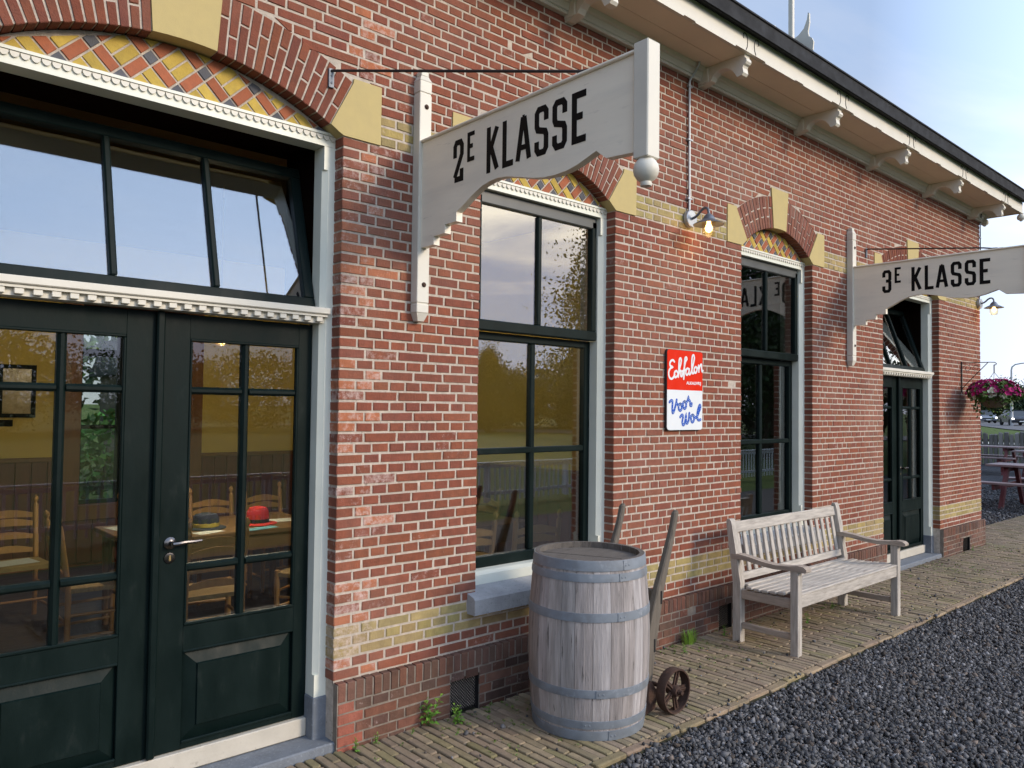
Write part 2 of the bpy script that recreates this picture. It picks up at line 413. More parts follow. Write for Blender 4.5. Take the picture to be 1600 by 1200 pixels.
class MB:
    """collects faces for ONE mesh object"""

    def __init__(self):
        self.v, self.f, self.c = [], [], []
        self.col = (1, 1, 1, 0)

    def add(self, vs, fs):
        o = len(self.v)
        self.v.extend([tuple(p) for p in vs])
        self.f.extend([tuple(i + o for i in q) for q in fs])
        self.c.extend([self.col] * len(vs))
        return self

    def hexa(self, p):   # p: 4 bottom ccw then 4 top ccw
        return self.add(p, [(3, 2, 1, 0), (4, 5, 6, 7), (0, 1, 5, 4), (1, 2, 6, 5), (2, 3, 7, 6), (3, 0, 4, 7)])

    def box(self, x0, x1, y0, y1, z0, z1, ch=0.0, xf=None):
        if x1 < x0:
            x0, x1 = x1, x0
        if y1 < y0:
            y0, y1 = y1, y0
        if z1 < z0:
            z0, z1 = z1, z0
        if ch <= 0:
            P = [(x0, y0, z0), (x1, y0, z0), (x1, y1, z0), (x0, y1, z0), (x0, y0, z1), (x1, y0, z1), (x1, y1, z1), (x0, y1, z1)]
            if xf:
                P = [xf @ Vector(q) for q in P]
            return self.hexa(P)
        c = min(ch, (x1 - x0) * .45, (y1 - y0) * .45, (z1 - z0) * .45)
        V, idx = [], {}
        for ix, (xo, xi) in enumerate(((x0, x0 + c), (x1, x1 - c))):
            for iy, (yo, yi) in enumerate(((y0, y0 + c), (y1, y1 - c))):
                for iz, (zo, zi) in enumerate(((z0, z0 + c), (z1, z1 - c))):
                    for a, q in enumerate(((xo, yi, zi), (xi, yo, zi), (xi, yi, zo))):
                        idx[ix, iy, iz, a] = len(V)
                        V.append(q)
        F = []
        g = lambda ix, iy, iz, a: idx[ix, iy, iz, a]
        F += [(g(0, 0, 0, 0), g(0, 0, 1, 0), g(0, 1, 1, 0), g(0, 1, 0, 0)), (g(1, 0, 0, 0), g(1, 1, 0, 0), g(1, 1, 1, 0), g(1, 0, 1, 0))]
        F += [(g(0, 0, 0, 1), g(1, 0, 0, 1), g(1, 0, 1, 1), g(0, 0, 1, 1)), (g(0, 1, 0, 1), g(0, 1, 1, 1), g(1, 1, 1, 1), g(1, 1, 0, 1))]
        F += [(g(0, 0, 0, 2), g(0, 1, 0, 2), g(1, 1, 0, 2), g(1, 0, 0, 2)), (g(0, 0, 1, 2), g(1, 0, 1, 2), g(1, 1, 1, 2), g(0, 1, 1, 2))]
        for i in (0, 1):
            for j in (0, 1):
                q = [g(i, j, 0, 0), g(i, j, 1, 0), g(i, j, 1, 1), g(i, j, 0, 1)]
                F.append(tuple(q if i != j else q[::-1]))
                q = [g(i, 0, j, 0), g(i, 1, j, 0), g(i, 1, j, 2), g(i, 0, j, 2)]
                F.append(tuple(q if i == j else q[::-1]))
                q = [g(0, i, j, 1), g(1, i, j, 1), g(1, i, j, 2), g(0, i, j, 2)]
                F.append(tuple(q if i != j else q[::-1]))
                for k in (0, 1):
                    t = (g(i, j, k, 0), g(i, j, k, 1), g(i, j, k, 2))
                    F.append(t if (i + j + k) % 2 == 0 else t[::-1])
        if xf:
            V = [xf @ Vector(q) for q in V]
        return self.add(V, F)

    def prism(self, poly, a, b, axis='x', xf=None):
        """extrude a 2-D polygon along an axis. poly coords: x->(y,z)  y->(x,z)  z->(x,y)"""
        n = len(poly)

        def P(q, t):
            if axis == 'x':
                return (t, q[0], q[1])
            if axis == 'y':
                return (q[0], t, q[1])
            return (q[0], q[1], t)
        V = [P(q, a) for q in poly] + [P(q, b) for q in poly]
        ar = sum(poly[i][0] * poly[(i + 1) % n][1] - poly[(i + 1) % n][0] * poly[i][1] for i in range(n))
        flip = (ar > 0) ^ (b > a) ^ (axis == 'y')
        fs = [tuple(range(n))[::-1], tuple(range(n, 2 * n))] + [(i, (i + 1) % n, (i + 1) % n + n, i + n) for i in range(n)]
        if flip:
            fs = [q[::-1] for q in fs]
        if xf:
            V = [xf @ Vector(q) for q in V]
        return self.add(V, fs)

    def tube(self, path, r, n=8, caps=True):
        path = [Vector(p) for p in path]
        k = len(path)
        rs = list(r) if isinstance(r, (list, tuple)) else [r] * k
        V, F = [], []
        t0 = (path[1] - path[0]).normalized()
        ref = Vector((0, 0, 1)) if abs(t0.z) < 0.9 else Vector((1, 0, 0))
        a = t0.cross(ref).normalized()
        for i, p in enumerate(path):
            t = (path[min(i + 1, k - 1)] - path[max(i - 1, 0)]).normalized()
            a = (a - t * a.dot(t)).normalized()
            b = t.cross(a)
            for j in range(n):
                th = 2 * math.pi * j / n
                V.append(p + (a * math.cos(th) + b * math.sin(th)) * rs[i])
        for i in range(k - 1):
            for j in range(n):
                F.append((i * n + j, i * n + (j + 1) % n, (i + 1) * n + (j + 1) % n, (i + 1) * n + j))
        if caps:
            F.append(tuple(range(n))[::-1])
            F.append(tuple(range((k - 1) * n, k * n)))
        return self.add(V, F)

    def lathe(self, prof, n=20, xf=None, caps=True):
        V, F = [], []
        k = len(prof)
        for (r, z) in prof:
            for j in range(n):
                th = 2 * math.pi * j / n
                V.append(Vector((r * math.cos(th), r * math.sin(th), z)))
        for i in range(k - 1):
            for j in range(n):
                F.append((i * n + j, i * n + (j + 1) % n, (i + 1) * n + (j + 1) % n, (i + 1) * n + j))
        if caps:
            F.append(tuple(range(n))[::-1])
            F.append(tuple(range((k - 1) * n, k * n)))
        if xf:
            V = [xf @ p for p in V]
        return self.add(V, F)

    def mesh(self, name, mat, smooth=False, color=False):
        me = bpy.data.meshes.new(name)
        me.from_pydata(self.v, [], self.f)
        me.materials.append(mat)
        if color:
            at = me.color_attributes.new('col', 'FLOAT_COLOR', 'POINT')
            at.data.foreach_set('color', np.array(self.c, dtype=np.float32).ravel())
        if smooth:
            me.polygons.foreach_set('use_smooth', [True] * len(me.polygons))
            me.set_sharp_from_angle(angle=R(38))
        me.update()
        return me

    def obj(self, name, mat, parent=None, smooth=False, color=False, kind=None):
        return link(name, self.mesh(name, mat, smooth, color), parent, kind)


def link(name, data, parent=None, kind=None):
    o = bpy.data.objects.new(name, data)
    C.objects.link(o)
    if parent is not None:
        o.parent = parent
    if kind:
        o['kind'] = kind
    return o


def tag(o, label, cat, group=None):
    o['label'] = label
    o['category'] = cat
    if group:
        o['group'] = group
    return o


def thing(name, label, cat, loc=(0, 0, 0), rz=0.0, group=None):
    o = link(name, None)
    o.location = loc
    o.rotation_euler = (0, 0, rz)
    return tag(o, label, cat, group)


def node(name, parent):
    return link(name, None, parent)


def copy_tree(o, parent=None):
    c = o.copy()
    C.objects.link(c)
    c.parent = parent
    for ch in list(o.children):
        copy_tree(ch, c)
    return c


def T(x, y, z):
    return Matrix.Translation((x, y, z))


def RX(a):
    return Matrix.Rotation(a, 4, 'X')


def RY(a):
    return Matrix.Rotation(a, 4, 'Y')


def RZ(a):
    return Matrix.Rotation(a, 4, 'Z')


def clip_poly(poly, region):
    """Sutherland-Hodgman, region convex and counter-clockwise"""
    out = poly
    for i in range(len(region)):
        a, b = region[i], region[(i + 1) % len(region)]
        inp, out = out, []
        if not inp:
            return []
        side = lambda p: (b[0] - a[0]) * (p[1] - a[1]) - (b[1] - a[1]) * (p[0] - a[0])
        for j in range(len(inp)):
            p, q = inp[j], inp[(j + 1) % len(inp)]
            sp, sq = side(p), side(q)
            if sp >= 0:
                out.append(p)
            if (sp >= 0) != (sq >= 0):
                t = sp / (sp - sq)
                out.append((p[0] + (q[0] - p[0]) * t, p[1] + (q[1] - p[1]) * t))
    return out


def poly_area(p):
    return 0.5 * sum(p[i][0] * p[(i + 1) % len(p)][1] - p[(i + 1) % len(p)][0] * p[i][1] for i in range(len(p)))


def chip(mb, poly, y0, y1, ch=0.0025):
    """a brick face: polygon in the facade plane (x, z), ccw seen from outside, front at y0, chamfered edges, sides back to y1"""
    n = len(poly)
    if poly_area(poly) < 0:
        poly = poly[::-1]
    cx = sum(p[0] for p in poly) / n
    cz = sum(p[1] for p in poly) / n
    V = []
    for (x, z) in poly:
        d = math.hypot(x - cx, z - cz)
        k = max(0.4, 1 - 1.4 * ch / max(d, 1e-4))
        V.append((cx + (x - cx) * k, y0, cz + (z - cz) * k))
    V += [(x, y0 + ch, z) for x, z in poly]
    V += [(x, y1, z) for x, z in poly]
    F = [tuple(range(n))]
    for i in range(n):
        j = (i + 1) % n
        F.append((i, i + n, j + n, j))
        F.append((i + n, i + 2 * n, j + 2 * n, j + n))
    mb.add(V, F)


def project(p):
    d = Vector(p) - cam.matrix_world.translation
    z = d.dot(fw)
    return (800 + 1216.7 * d.dot(r2) / z, 600 - 1216.7 * d.dot(u2) / z, z)


def brick_colour(zone='red'):
    if zone == 'yellow':
        b = rnd.choice([(0.42, 0.32, 0.12), (0.39, 0.30, 0.12), (0.45, 0.35, 0.145), (0.37, 0.29, 0.125)])
    elif zone == 'plinth':
        b = rnd.choice([(0.165, 0.082, 0.058), (0.15, 0.080, 0.058), (0.175, 0.085, 0.058), (0.135, 0.078, 0.060), (0.20, 0.086, 0.056)])
    else:
        b = rnd.choice([(0.278, 0.088, 0.050), (0.265, 0.084, 0.050), (0.29, 0.092, 0.051), (0.250, 0.080, 0.050), (0.272, 0.090, 0.056), (0.255, 0.083, 0.054), (0.298, 0.098, 0.054)])
    k = rnd.uniform(0.68, 0.81)
    return [c * k * rnd.uniform(0.96, 1.04) for c in b]


# ------------------------------------------------------------------ the station building
bld = thing('station_building', 'red brick station building with yellow banded arches and white eaves', 'building')

PITCH, HP = 0.04937, 0.0925           # course height, header pitch
JT = 0.0108                           # joint
Z0 = 0.40                             # foot of the lower yellow band
X_END = 10.53
X_WEST = -1.75
# openings: kind, left, right, sill
OPEN = [('door', 0.36, 1.81, 0.0), ('window', 2.645, 3.75, 0.48), ('window', 5.215, 6.325, 0.48), ('door', 7.745, 9.20, 0.0)]


def arch_geo(o):
    k, a, b, s = o
    c, h = (a + b) / 2, (b - a) / 2
    rise = 0.215
    Rr = (h * h + rise * rise) / (2 * rise)
    zc_ = 2.815 + rise - Rr
    door = k == 'door'
    g = dict(c=c, h=h, R=Rr, zc=zc_, Ro=Rr + 0.252, kb=0.127 if door else 0.098, kt=0.15 if door else 0.132, ktop=3.345,
             so=(h + 0.20), n=14 if door else 11)
    g['spr'] = h - 0.068                                  # where the springer's raking edge meets the soffit
    g['ang'] = math.asin(g['spr'] / Rr)
    g['xe'] = g['Ro'] * math.sin(g['ang']) * 0.985
    g['ze'] = zc_ + math.sqrt(g['Ro'] ** 2 - g['xe'] ** 2)
    return g


ARCH = [arch_geo(o) for o in OPEN]


def excluded(g, z):
    """half width of the arch zone at height z, or None"""
    if z < 2.815:
        return None
    if z <= 3.10:
        return g['so']
    if z <= g['zc'] + g['Ro']:
        d = math.sqrt(max(0, g['Ro'] ** 2 - (z - g['zc']) ** 2))
        if z < g['ze'] + 0.01:
            d = max(d, g['xe'])
        return max(d, g['kt'] if z < g['ktop'] else 0)
    if z < g['ktop']:
        return g['kt'] + 0.004
    return None


# wall body: mortar ground behind the bricks, with the openings left free
wall = MB()
YM = 0.0038                           # mortar face lies this far behind the brick faces
YB = 0.30


def wall_box(x0, x1, z0, z1):
    wall.box(x0, x1, YM, YB, z0, z1)


xs = [X_WEST] + [q for o in OPEN for q in (o[1], o[2])] + [X_END - 0.005]
for i in range(0, len(xs), 2):
    wall_box(xs[i] + (0.004 if i else 0), xs[i + 1] - (0.004 if i < len(xs) - 2 else 0), 0.0, 2.815)
for o in OPEN:
    if o[0] == 'window':
        wall_box(o[1] - 0.004, o[2] + 0.004, 0.0, 0.50)
prev = X_WEST
for o, g in zip(OPEN, ARCH):
    wall_box(prev, o[1], 2.815, 3.98)
    n = 28
    for i in range(n):
        xa = o[1] + (o[2] - o[1]) * i / n
        xb = o[1] + (o[2] - o[1]) * (i + 1) / n
        za = g['zc'] + math.sqrt(max(0, g['R'] ** 2 - (xa - g['c']) ** 2)) + 0.004
        zb = g['zc'] + math.sqrt(max(0, g['R'] ** 2 - (xb - g['c']) ** 2)) + 0.004
        wall.hexa([(xa, YM, za), (xb, YM, zb), (xb, YB, zb), (xa, YB, za), (xa, YM, 3.98), (xb, YM, 3.98), (xb, YB, 3.98), (xa, YB, 3.98)])
    prev = o[2]
wall_box(prev, X_END - 0.005, 2.815, 3.98)
w_front = wall.obj('wall', m_mortar, bld)

# bricks of the face
bricks = []      # (poly, y0, y1, colour, zone)


def add_brick(xl0, xl1, xr0, xr1, z0, z1, zone, left_edge, right_edge, depth=None):
    j = lambda s=0.0012: rnd.uniform(-s, s)
    h = JT / 2
    poly = [(xl0 + (0 if left_edge else h) + j(), z0 + h + j()), (xr0 - (0 if right_edge else h) + j(), z0 + h + j()),
            (xr1 - (0 if right_edge else h) + j(), z1 - h + j()), (xl1 + (0 if left_edge else h) + j(), z1 - h + j())]
    if min(poly[1][0] - poly[0][0], poly[2][0] - poly[3][0]) < 0.008:
        return
    y0 = rnd.gauss(0, 0.0011)
    y1 = 0.088 if (left_edge or right_edge) else 0.02
    bricks.append([poly, y0, y1, brick_colour(zone), zone])


def fill(xa0, xa1, xb0, xb1, z0, z1, course, zone, le, re):
    """one course between a left limit (bottom, top) and a right limit"""
    xa, xb = min(xa0, xa1), max(xb0, xb1)
    hdr = course % 2 != 0
    pos = [xa]
    if hdr:
        pitch, x = HP, xa + HP
    else:
        x = xa + HP * 1.5
        pos.append(x)
        if (course // 2) % 2:
            x += HP
            pos.append(x)
        pitch, x = HP * 2, x + HP * 2
        if pos[-1] > xb:
            pos = [xa]
            x = xb
    while x < xb - 0.045:
        pos.append(x + rnd.uniform(-0.003, 0.003))
        x += pitch
    pos.append(xb)
    n = len(pos) - 1
    for i in range(n):
        l0 = l1 = pos[i]
        r0 = r1 = pos[i + 1]
        l0, l1 = max(l0, xa0), max(l1, xa1)
        r0, r1 = min(r0, xb0), min(r1, xb1)
        if r0 - l0 < 0.02 and r1 - l1 < 0.02:
            continue
        if r0 - l0 < 0.012:
            r0 = l0 + 0.012
        if r1 - l1 < 0.012:
            r1 = l1 + 0.012
        add_brick(l0, l1, r0, r1, z0, z1, zone, i == 0 and le, i == n - 1 and re)


for k in range(-2, 73):
    z0, z1 = Z0 + k * PITCH, Z0 + (k + 1) * PITCH
    if z1 > 3.97:
        z1 = 3.97
    if z1 - z0 < 0.02:
        continue
    zone = 'yellow' if k in (0, 1, 2, 49, 50, 51) else 'red'
    cuts = []      # (left bottom, left top, right bottom, right top, is an opening edge)
    for o, g in zip(OPEN, ARCH):
        zm = (z0 + z1) / 2
        if zm < 2.815:
            if zm > o[3] + (0.02 if o[3] else 0):
                ext = 0.055 if (o[0] == 'window' and 0.47 < zm < 0.56) else 0.0     # the sill stone runs into the piers
                cuts.append((o[1] - ext, o[1] - ext, o[2] + ext, o[2] + ext, ext == 0))
        else:
            e0, e1 = excluded(g, z0 + 0.006), excluded(g, z1 - 0.006)
            if e0 is None and e1 is None:
                continue
            e0 = e1 if e0 is None else e0
            e1 = (g['kt'] if z1 > g['ktop'] else e0) if e1 is None else e1
            cuts.append((g['c'] - e0, g['c'] - e1, g['c'] + e0, g['c'] + e1, False))
    la0 = la1 = X_WEST
    le = False
    for c in cuts:
        fill(la0, la1, c[0], c[1], z0, z1, k, zone, le, c[4])
        la0, la1, le = c[2], c[3], c[4]
    fill(la0, la1, X_END, X_END, z0, z1, k, zone, le, True)

# pale, lime-washed quoins beside the first door and the odd bright brick, as in the photograph
for b in bricks:
    x, z = b[0][0][0], b[0][0][1]
    a = 0.0
    if 1.79 < x < 1.96 and rnd.random() < 0.55:
        a = rnd.uniform(0.35, 0.95)
        if rnd.random() < 0.5 and b[4] == 'red':
            b[3] = [0.36, 0.125, 0.06]
    elif rnd.random() < 0.05:
        a = rnd.uniform(0.2, 0.6)
    if b[4] == 'yellow' and x < 1.83 and x > 1.8:
        a = 0.9
    b[3] = (*b[3], a)

# plinth, standing 35 mm proud, with a brick-on-edge top
VENTS = [(2.465, 2.65, 0.175), (4.88, 5.045, 0.175), (9.80, 10.03, 0.145)]
PY = -0.035
segs = [(X_WEST, 0.355), (1.815, 7.74), (9.205, X_END + 0.035)]
for a, b in segs:
    plinth = MB()
    cutl = [v for v in VENTS if a < v[0] < b]
    x = a
    for v in cutl:
        plinth.box(x, v[0] - 0.003, PY + YM, 0.02, -0.04, 0.292)
        plinth.box(v[0] - 0.003, v[1] + 0.003, PY + YM, 0.02, v[2], 0.292)
        x = v[1] + 0.003
    plinth.box(x, b, PY + YM, 0.02, -0.04, 0.292)
    plinth.obj('plinth', m_mortar_low, bld)
n_face = len(bricks)
pl_bricks = []
for a, b in segs:
    # rowlock
    n = round((b - a) / 0.0475)
    for i in range(n):
        l, r = a + (b - a) * i / n, a + (b - a) * (i + 1) / n
        j = lambda: rnd.uniform(-0.0012, 0.0012)
        h = 0.0038
        col = (*brick_colour('plinth'), rnd.choice([0, 0, 0, 0.25]))
        tilt = j()
        pl_bricks.append([[(l + h + tilt, 0.212 + j()), (r - h + tilt, 0.212 + j()), (r - h, 0.298 + j()), (l + h, 0.298 + j())], PY + rnd.gauss(0, 0.0015), 0.03, col, 'plinth'])
    for k in range(5):
        z1_ = 0.208 - k * PITCH
        z0_ = max(z1_ - PITCH, -0.03)
        hdr = k % 2 == 0
        x = a
        first = True
        while x < b - 0.03:
            w = HP if hdr else (HP * 1.5 if first else HP * 2)
            r = min(x + w, b)
            if b - r < 0.04:
                r = b
            parts = [(x, r)]
            for v in VENTS:
                if z1_ - 0.02 < v[2]:
                    np_ = []
                    for l_, r_ in parts:
                        if r_ <= v[0] or l_ >= v[1]:
                            np_.append((l_, r_))
                        else:
                            if v[0] - l_ > 0.03:
                                np_.append((l_, v[0]))
                            if r_ - v[1] > 0.03:
                                np_.append((v[1], r_))
                    parts = np_
            for l_, r_ in parts:
                h = 0.0038
                j = lambda: rnd.uniform(-0.0013, 0.0013)
                col = brick_colour('plinth')
                if l_ - a < 0.01 and a > 1 and a < 2:
                    col = [0.27, 0.085, 0.055]
                dark = 0.55 if (2.6 < (l_ + r_) / 2 < 3.3 and rnd.random() < 0.8) else 1.0   # the barrel's shadow painted into the plinth bricks behind it
                col = [c * dark for c in col]
                pl_bricks.append([[(l_ + h + j(), z0_ + h + j()), (r_ - h + j(), z0_ + h + j()), (r_ - h + j(), z1_ - h + j()), (l_ + h + j(), z1_ - h + j())], PY + rnd.gauss(0, 0.0016), 0.02, (*col, rnd.choice([0, 0, 0.15, 0.3])), 'plinth'])
            x = r
            first = False
bricks += pl_bricks


def seen_size(b):
    cx = sum(p[0] for p in b[0]) / 4
    cz = sum(p[1] for p in b[0]) / 4
    if cx < 0.2:
        return 0
    p = [project((q[0], b[1], q[1])) for q in b[0]]
    m = project((cx, 0, cz))
    if not (2 < m[0] < 1598 and 2 < m[1] < 1198):
        return 0
    return abs(poly_area([(q[0], q[1]) for q in p]))


# a brick hidden behind a fixture is left to the joined courses
def behind(b):
    cx, cz = b[0][0][0], b[0][0][1]
    return (2.1 < cx < 2.32 and 1.95 < cz < 3.25) or (4.25 < cx < 4.7 and 1.4 < cz < 2.0)


order = sorted(range(len(bricks)), key=lambda i: -(0 if behind(bricks[i]) else seen_size(bricks[i])))
single = set(order[:300])
courses = MB()
shape_lib = {}
for i, b in enumerate(bricks):
    poly, y0, y1, col, zone = b
    if i in single:
        w = max(p[0] for p in poly) - min(p[0] for p in poly)
        key = (round(w / 0.02), y1 > 0.05, rnd.randrange(3), zone == 'plinth' and poly[2][1] - poly[1][1] > 0.06)
        cx = sum(p[0] for p in poly) / 4
        cz = sum(p[1] for p in poly) / 4
        if key not in shape_lib:
            mb = MB()
            chip(mb, [(p[0] - cx, p[1] - cz) for p in poly], 0.0, y1 - y0, 0.003)
            shape_lib[key] = (mb.mesh('brick', m_brick_o), w, max(p[1] for p in poly) - min(p[1] for p in poly))
        me, w0, h0 = shape_lib[key]
        o = link('brick', me, w_front)
        o.location = (cx, y0, cz)
        o.scale = (w / w0, 1, (max(p[1] for p in poly) - min(p[1] for p in poly)) / h0)
        o.rotation_euler = (0, rnd.gauss(0, 0.004), 0)
        o.color = col
    else:
        courses.col = col
        chip(courses, poly, y0, y1, 0.003)
courses.obj('brick_courses', m_brick_a, w_front, color=True, kind='stuff')

# arches: voussoirs, keystone, springers, mosaic in the tympanum
arch_bricks_left = 300
for oi, (o, g) in enumerate(zip(OPEN, ARCH)):
    arch = node('arch', bld)
    c, zc_, Ri, Ro = g['c'], g['zc'], g['R'], g['Ro']
    bed = MB()      # mortar ring behind the voussoirs
    n = 40
    A = math.asin((g['h'] - 0.01) / Ri)
    for i in range(n):
        t0, t1 = -A + 2 * A * i / n, -A + 2 * A * (i + 1) / n
        q = [(c + r * math.sin(t), zc_ + r * math.cos(t)) for r, t in ((Ri + 0.003, t0), (Ri + 0.003, t1), (Ro + 0.006, t1), (Ro + 0.006, t0))]
        bed.prism(q, 0.004, 0.075, 'y')
    bed.obj('arch_mortar', m_mortar, arch)
    ak = math.asin(g['kb'] / Ri)
    ako = math.asin((g['kt'] - 0.012) / Ro)
    # springers and keystone
    for s in (-1, 1):
        P = [(g['h'], 2.819), (g['so'], 2.819), (g['so'], 3.10), (g['xe'] + 0.004, 3.10), (g['xe'], g['ze'] - 0.004), (g['spr'], zc_ + math.sqrt(Ri ** 2 - g['spr'] ** 2))]
        for t in (0.33, 0.66):
            xx = g['spr'] + (g['h'] - g['spr']) * t
            P.append((xx, zc_ + math.sqrt(Ri ** 2 - xx ** 2)))
        mb = MB()
        poly = [(c + s * x, z) for x, z in P]
        if s < 0:
            poly = poly[::-1]
        mb.prism(poly, -0.006, 0.075, 'y')
        mb.obj('springer_stone', m_yellow, arch)
    mb = MB()
    poly = [(c + x, zc_ + math.sqrt(Ri ** 2 - x * x)) for x in np.linspace(-g['kb'], g['kb'], 6)] + [(c + g['kt'], g['ktop']), (c - g['kt'], g['ktop'])]
    mb.prism(poly, -0.008, 0.078, 'y')
    mb.obj('keystone', m_yellow, arch)
    # voussoirs
    rest = MB()
    nv = g['n']
    for s in (-1, 1):
        for i in range(nv):
            # angles at soffit and at the back run slightly differently so that both edges follow the raking stones
            f0, f1 = i / nv, (i + 1) / nv
            ii = (ak + (g['ang'] - ak) * f0, ak + (g['ang'] - ak) * f1)
            oo = (ako + (math.asin(g['xe'] / Ro) - ako) * f0, ako + (math.asin(g['xe'] / Ro) - ako) * f1)
            cut = 0.36 if i % 2 else 0.64
            ringp = [(0.0, cut), (cut, 1.0)]
            for (ra, rb) in ringp:
                P = []
                for r_, fi in ((ra, 0), (ra, 1), (rb, 1), (rb, 0)):
                    rr = Ri + (Ro - Ri) * r_ - (0.002 if r_ == 0 else 0) + (0.005 if r_ == ra and ra > 0 else (-0.005 if r_ == rb and rb < 1 else 0))
                    t = ii[fi] + (oo[fi] - ii[fi]) * r_
                    hs = (0.0046 if fi == 0 else -0.0046)
                    P.append((c + s * (rr * math.sin(t) + hs * math.cos(t)), zc_ + rr * math.cos(t) - hs * math.sin(t)))
                if s > 0:
                    P = P[::-1]
                col = [q * 0.86 for q in brick_colour('red')]
                dep = 0.088 if ra == 0 else 0.03
                m = project((P[0][0], 0, P[0][1]))
                if 0 < m[0] < 1600 and m[1] > -5 and oi < 3 and arch_bricks_left > 0:
                    pcx, pcz = sum(p[0] for p in P) / 4, sum(p[1] for p in P) / 4
                    mb = MB()
                    chip(mb, [(p[0] - pcx, p[1] - pcz) for p in P], 0, dep, 0.0025)
                    ob = mb.obj('arch_brick', m_brick_o, arch)
                    ob.location = (pcx, rnd.gauss(-0.001, 0.001), pcz)
                    ob.color = (*col, 0.0)
                    arch_bricks_left -= 1
                else:
                    rest.col = (*col, 0)
                    chip(rest, P, rnd.gauss(-0.001, 0.001), dep, 0.0025)
    if rest.v:
        rest.obj('arch_brickwork', m_brick_a, arch, color=True, kind='stuff')
    # tympanum
    tym = node('tympanum', bld)
    YT = 0.072
    seg = [(c + x, zc_ + math.sqrt(max(0, (Ri - 0.004) ** 2 - x * x))) for x in np.linspace(g['h'] - 0.01, -g['h'] + 0.01, 25)]
    zbase = 2.832
    seg = [(x, max(z, zbase)) for x, z in seg]
    mb = MB()
    mb.prism([(x, z) for x, z in seg] + [(c - g['h'] + 0.01, zbase - 0.03), (c + g['h'] - 0.01, zbase - 0.03)], YT + 0.005, 0.28, 'y')
    mb.obj('tympanum_mortar', m_mortar, tym)
    U = 0.051
    u45 = math.sqrt(0.5)
    cells = []
    if o[0] == 'door':
        per = 3 * U     # one black square, red bricks between, two yellow bricks in each field
        for a in range(-12, 13):
            for b_ in range(-12, 13):
                X, Y = a * per, b_ * per
                cells.append((X, Y, X + U, Y + U, 'black'))
                cells.append((X + U, Y, X + 3 * U, Y + U, 'red'))
                cells.append((X, Y + U, X + U, Y + 3 * U, 'red'))
                if (a + b_) % 2:
                    cells.append((X + U, Y + U, X + 2 * U, Y + 3 * U, 'yellow'))
                    cells.append((X + 2 * U, Y + U, X + 3 * U, Y + 3 * U, 'yellow'))
                else:
                    cells.append((X + U, Y + U, X + 3 * U, Y + 2 * U, 'yellow'))
                    cells.append((X + U, Y + 2 * U, X + 3 * U, Y + 3 * U, 'yellow'))
    else:
        for a in range(-26, 27):
            for b_ in range(-26, 27):
                q = (a + 3 * b_) % 5
                X, Y = a * U, b_ * U
                if q == 0:
                    cells.append((X, Y, X + 2 * U, Y + U, 'red'))
                elif q == 4:
                    cells.append((X, Y, X + U, Y + 2 * U, 'yellow'))
                elif q == 3:
                    cells.append((X, Y, X + U, Y + U, 'black'))
    far = MB()
    for (x0, y0, x1, y1, kind) in cells:
        q = 0.0042
        P = [(x0 + q, y0 + q), (x1 - q, y0 + q), (x1 - q, y1 - q), (x0 + q, y1 - q)]
        P = [(c + (x - y) * u45, zbase - 0.026 + (x + y) * u45) for x, y in P]
        if max(p[1] for p in P) < zbase or min(p[1] for p in P) > 3.06 or abs(P[0][0] - c) > 1.0:
            continue
        P = clip_poly(P, seg)
        if len(P) < 3 or abs(poly_area(P)) < 0.00012:
            continue
        k = rnd.uniform(0.82, 1.15)
        col = {'red': (0.33, 0.105, 0.05), 'yellow': (0.46, 0.32, 0.065), 'black': (0.10, 0.10, 0.11)}[kind]
        col = tuple(v * k for v in col)
        m = project((P[0][0], YT, P[0][1]))
        if 0 < m[0] < 1600 and oi < 3:
            pcx, pcz = sum(p[0] for p in P) / len(P), sum(p[1] for p in P) / len(P)
            mb = MB()
            chip(mb, [(p[0] - pcx, p[1] - pcz) for p in P], 0, 0.012, 0.0018)
            ob = mb.obj('mosaic_brick', m_tile_o, tym)
            ob.location = (pcx, YT + rnd.gauss(0, 0.0008), pcz)
            ob.color = (*col, 0)
        else:
            far.col = (*col, 0)
            chip(far, P, YT, YT + 0.012, 0.0018)
    if far.v:
        far.obj('mosaic_brickwork', m_brick_a, tym, color=True, kind='stuff')

# vents in the plinth
for (a, b, zt) in VENTS:
    vt = node('vent', bld)
    mb = MB()
    mb.box(a - 0.004, b + 0.004, 0.045, 0.06, -0.03, zt + 0.004)
    mb.box(a - 0.006, a, PY + 0.01, 0.05, -0.03, zt)
    mb.box(b, b + 0.006, PY + 0.01, 0.05, -0.03, zt)
    mb.box(a, b, PY + 0.01, 0.05, zt, zt + 0.006)
    mb.obj('vent_recess', m_void, vt)
    gr = MB()
    w, h = b - a, zt + 0.01
    st = 0.016
    for s in (1, -1):
        k = -h
        while k < w:
            p0 = (k, 0) if s > 0 else (k + h, 0)
            p1 = (k + h, h) if s > 0 else (k, h)
            # clip to the hole
            (xa, za), (xb, zb) = p0, p1
            lo, hi = 0.0, 1.0
            for lim, sg in ((0, 1), (w, -1)):
                d = xb - xa
                t = (lim - xa) / d
                if sg * d > 0:
                    lo = max(lo, t)
                else:
                    hi = min(hi, t)
            if hi - lo > 0.05:
                f = lambda t: (a + xa + (xb - xa) * t, -0.004 + 0.003 * s, -0.01 + za + (zb - za) * t)
                gr.tube([f(lo), f(hi)], 0.0022, 4, False)
            k += st
    gr.obj('grating', m_grille, vt)

# ------------------------------------------------------------------ frames, windows and doors


